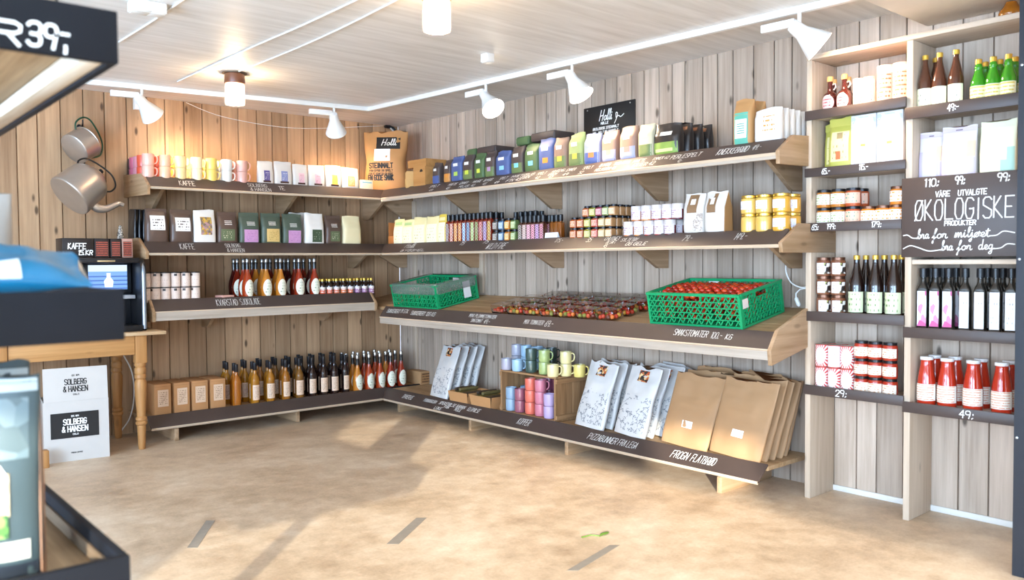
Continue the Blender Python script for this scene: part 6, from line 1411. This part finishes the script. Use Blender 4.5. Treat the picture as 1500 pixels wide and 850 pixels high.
# ------------------------------------------------------------------ dark display stand close to the camera
gx, gy, gxl, gyb = -3.780, -4.80, -4.76, -3.45
gd = thing('display_stand', 'dark-edged wooden display stand with three trays close to the camera', 'display stand', ((gx+gxl)/2, (gy+gyb)/2, 0))
GO = ((gx+gxl)/2, (gy+gyb)/2, 0)
GL = lambda b, nm, mat, bev=.003, par=None: obj(nm, b.mesh(nm, mat, bevel=bev, origin=GO), par or gd)
undr = wood('stained_ply', 'b99c78', '7d6246', 'Y', .6, .3, .1)
def gtray(z0, z1, zdeck, inner):
    f = GL(MB().box(gxl, gx, gy, gy+.018, z0, z1), 'front_board', NAVY)
    GL(MB().box(gxl, gx, gyb-.018, gyb, z0, z1), 'rear_board', NAVY)
    for x in (gx-.018, gxl): GL(MB().box(x, x+.018, gy+.0185, gyb-.0185, z0, z1), 'side_board', NAVY)
    GL(MB().box(gxl+.019, gx-.019, gy+.019, gyb-.019, zdeck-.015, zdeck), 'tray_deck', undr)
    if inner:
        for x in (gx-.060, gxl+.019): GL(MB().box(x, x+.0405, gy+.019, gyb-.019, z0+.004, zdeck-.016), 'support_rail', wood('pale_rail', 'd9cbb8', 'a98a66', 'Y', .6, .2, .1))
    return f
ft = gtray(1.637, 1.737, 1.690, True)
gtray(1.110, 1.207, 1.150, True)
gtray(.575, .690, .635, True)
GL(MB().box(gx-.026, gx-.0182, gy+.019, gyb-.019, .636, .664), 'inner_lip', wood('worn_rail', '7d6852', '5a4735', 'Y', .6, .2, .1), .002)
for y in (gy+.10, gyb-.16): GL(MB().box(-4.31, -4.25, y, y+.06, 0, 1.636), 'post', NAVY)
for txt, p0, p1, q0, q1 in (('R', -10, 29, 31, 64), ('3', 40, 59, 33, 66), ('9', 65, 82, 37, 71), ('-', 89, 100, 44, 70), (';', 91, 99, 50, 79)):
    a0, a1 = at(p0, 50, 1, gy).x, at(p1, 50, 1, gy).x; zt_, zb_ = at((p0+p1)/2, q0, 1, gy).z, at((p0+p1)/2, q1, 1, gy).z
    st, wd = strokes(txt)
    if txt == ';': st, wd = [[(1, 3), (1.2, 1.8), (1, .3)]], 2.
    if txt == '-': st, wd = [[(0, 6), (4, 6)]], 4.
    if txt in '39': st = [catmull(s, 4) for s in st]
    obj('lettering', write(MB(), st, wd, a0-GO[0], a1-GO[0], zb_, zt_-zb_, lambda a, b: (a, gy-.0008-GO[1], b), .0058, .05, jit=0).mesh('lettering', CHALK, 0), ft)
# goods on the stand
tealf = plain('dusty_teal_film', '3e4c4f', .4, var=.12, vs=8); 
def pouchbig(i):
    b = Bag(.25, .10, .405, wr=.007, seed=400+i, shoulder=.5, topd=.012, n=3.6)
    return bagparts('big%d' % i, b, tealf, [('leaf_print', patches('pale_leaf_pattern', ['5e6e71', '445356', '6e7c7d', '505e5f'], 22), -.85, .85, .62, .90), ('top_seal', plain('frosted_seal', 'aab4b4', .35), -.97, .97, .93, .99), ('foot_print', plain('navy_print', '232a33', .45), -.95, .95, .01, .13), ('band', plain('cream_print', 'c9c6b8', .5), -.9, .85, .15, .24), ('grain_print', patches('grain_print', ['cbb894', 'd8c8a8', 'b9a27c'], 90), -.6, .60, .36, .56), ('greens_print', patches('greens_print', ['4a7a30', '2f5a28', '7aa04a', '243a22'], 60), -.4, .58, .26, .37)])
pb_ = at(30, 700, 1, -4.62)
b1_ = spawn('granola_pouch', pouchbig(0)+[('kraft_back', mk('big_g', plain('kraft_back', 'a3785c', .55), lambda b: b.prism([(-.030, .003), (.046, .003), (.044, .20), (.012, .38), (.0, .38), (-.024, .20)], lambda p, q, t: (t, p, q), .1215, .1235)))], 'large dusty teal pouch standing on the lowest tray of the dark display stand', 'pouch', (pb_.x-.090, -4.63, .6358), -.30)
st, wd = strokes('A'); bgp = Bag(.25, .10, .405, wr=.007, seed=400, shoulder=.5, topd=.012, n=3.6)
obj('lettering', write(MB(), st, wd, .040, .068, .224, .022, lambda a, b: (a, bgp.y(a, b/.405, -1)-.003, b), .006, 0, jit=0).mesh('lettering', CHALK, 0), b1_.children[0])
spawn('granola_pouch', pouchbig(1), 'second dusty teal pouch hidden behind the first on the lowest tray of the stand', 'pouch', (pb_.x-.075, -4.46, .6358), -.12)
bluef = plain('bright_blue_film', '146f96', .3, var=.12, vs=12, coat=.3)
bb = Bag(.165, .075, .36, wr=.014, seed=420, shoulder=.62, topd=.014, n=2.6)
bp = bagparts('bluepack', bb, bluef, [('white_band', plain('pale_band', 'd9dee0', .4), .42, .95, .08, .66)])
bl = spawn('blue_packet', bp, 'bright blue food packet with white band lying on the middle tray of the dark stand', 'packet', (0, 0, 0))
bx_ = at(152, 425, 1, -4.60).x
bl.matrix_world = Matrix.Translation((bx_-.405, -4.61, 1.151+.096)) @ Matrix(((0, 0, 1), (-1, 0, 0), (0, -1, 0))).to_4x4() @ Matrix.Rotation(R(25), 4, 'Z')
g_ = at(2, 340, 1, -4.22)
spawn('grey_pouch', bagparts('greyp', Bag(.20, .09, .275, wr=.006, seed=431, shoulder=.5, topd=.012), plain('warm_grey_film', 'a39a90', .4, var=.15, vs=9)), 'warm grey pouch standing at the back of the middle tray behind the blue packet', 'pouch', (g_.x-.075, -4.20, 1.1508), -.2)
for i, px in enumerate((10, 42, 74, 96)):
    xx = at(px, 8, 1, -4.60).x
    spawn('spice_glass', [('jar', mk('topj%d' % (i % 2), plain('nut_mix' if i % 2 else 'pale_grain', '7a5f48' if i % 2 else 'c9b9a4', .3, var=.3, vs=60), lambda b: b.lathe([(.030, 0), (.034, .004), (.034, .10), (.028, .112)], 22))), ('lid', mk('topjl', plain('gunmetal_lid', '2b2a2c', .28, .6), lambda b: b.lathe([(.029, .1125), (.030, .114), (.030, .13), (.028, .131)], 22)))], '%s jar on the top tray of the dark stand, %s' % ('brown nut' if i % 2 else 'pale grain', ['hidden at the frame edge', 'second in the row', 'third in the row', 'nearest the tray corner'][i]), 'jar', (xx-.03, -4.62+.08*(i % 2), 1.6906), 0, 'jars on the dark stand')

# ------------------------------------------------------------------ daylight, camera
w = bpy.data.worlds.new('World'); SC.world = w; w.use_nodes = True
bg = w.node_tree.nodes['Background']; bg.inputs[0].default_value = lin('cfdcf2'); bg.inputs[1].default_value = 1.0
def area(name, loc, rot, sx, sy, e, col):
    L = bpy.data.lights.new(name, 'AREA'); L.shape = 'RECTANGLE'; L.size = sx; L.size_y = sy; L.energy = e; L.color = col
    o = bpy.data.objects.new(name, L); COL.objects.link(o); o.location = loc; o.rotation_euler = rot; return o
for i, (a, b) in enumerate(WINS): area('window_daylight', (X0+.02, (a+b)/2, 1.22), (0, -PI/2, 0), 1.95, b-a, KWIN[i], (.50, .72, 1.))
area('front_fill_light', (-3.75, Y0+.02, 1.25), (PI/2, 0, 0), 3.7, 1.9, KFILL, (.72, .85, 1.))  # added fill lamp at the unseen front opening
sl = bpy.data.lights.new('sun', 'SUN'); sl.energy = KSUN; sl.angle = R(.8); sl.color = (1, .89, .76)
so_ = bpy.data.objects.new('sun', sl); COL.objects.link(so_)
so_.rotation_euler = Vector(SUNDIR).to_track_quat('-Z', 'Y').to_euler(); so_.location = (-9, -6, 4)
cam = bpy.data.cameras.new('camera'); co = bpy.data.objects.new('camera', cam); COL.objects.link(co)
cam.sensor_width = 36; cam.lens = FPX/1500*36; cam.clip_start = .05
co.matrix_world = Matrix.Translation(CAM) @ Matrix((CR, CU, -CF)).transposed().to_4x4()
cam.dof.use_dof = True; cam.dof.focus_distance = 5.6; cam.dof.aperture_fstop = 2.8
SC.camera = co
SC.view_settings.view_transform = 'Standard'; SC.view_settings.look = 'None'; SC.view_settings.gamma = 1; SC.view_settings.use_curve_mapping = False
SC.view_settings.exposure = KEXP
try: SC.cycles.use_denoising = True
except Exception: pass
SC.cycles.max_bounces = 8; SC.cycles.diffuse_bounces = 4; SC.cycles.glossy_bounces = 3; SC.cycles.transmission_bounces = 6; SC.cycles.transparent_max_bounces = 24
SC.cycles.caustics_reflective = False; SC.cycles.caustics_refractive = False; SC.cycles.sample_clamp_indirect = 6.
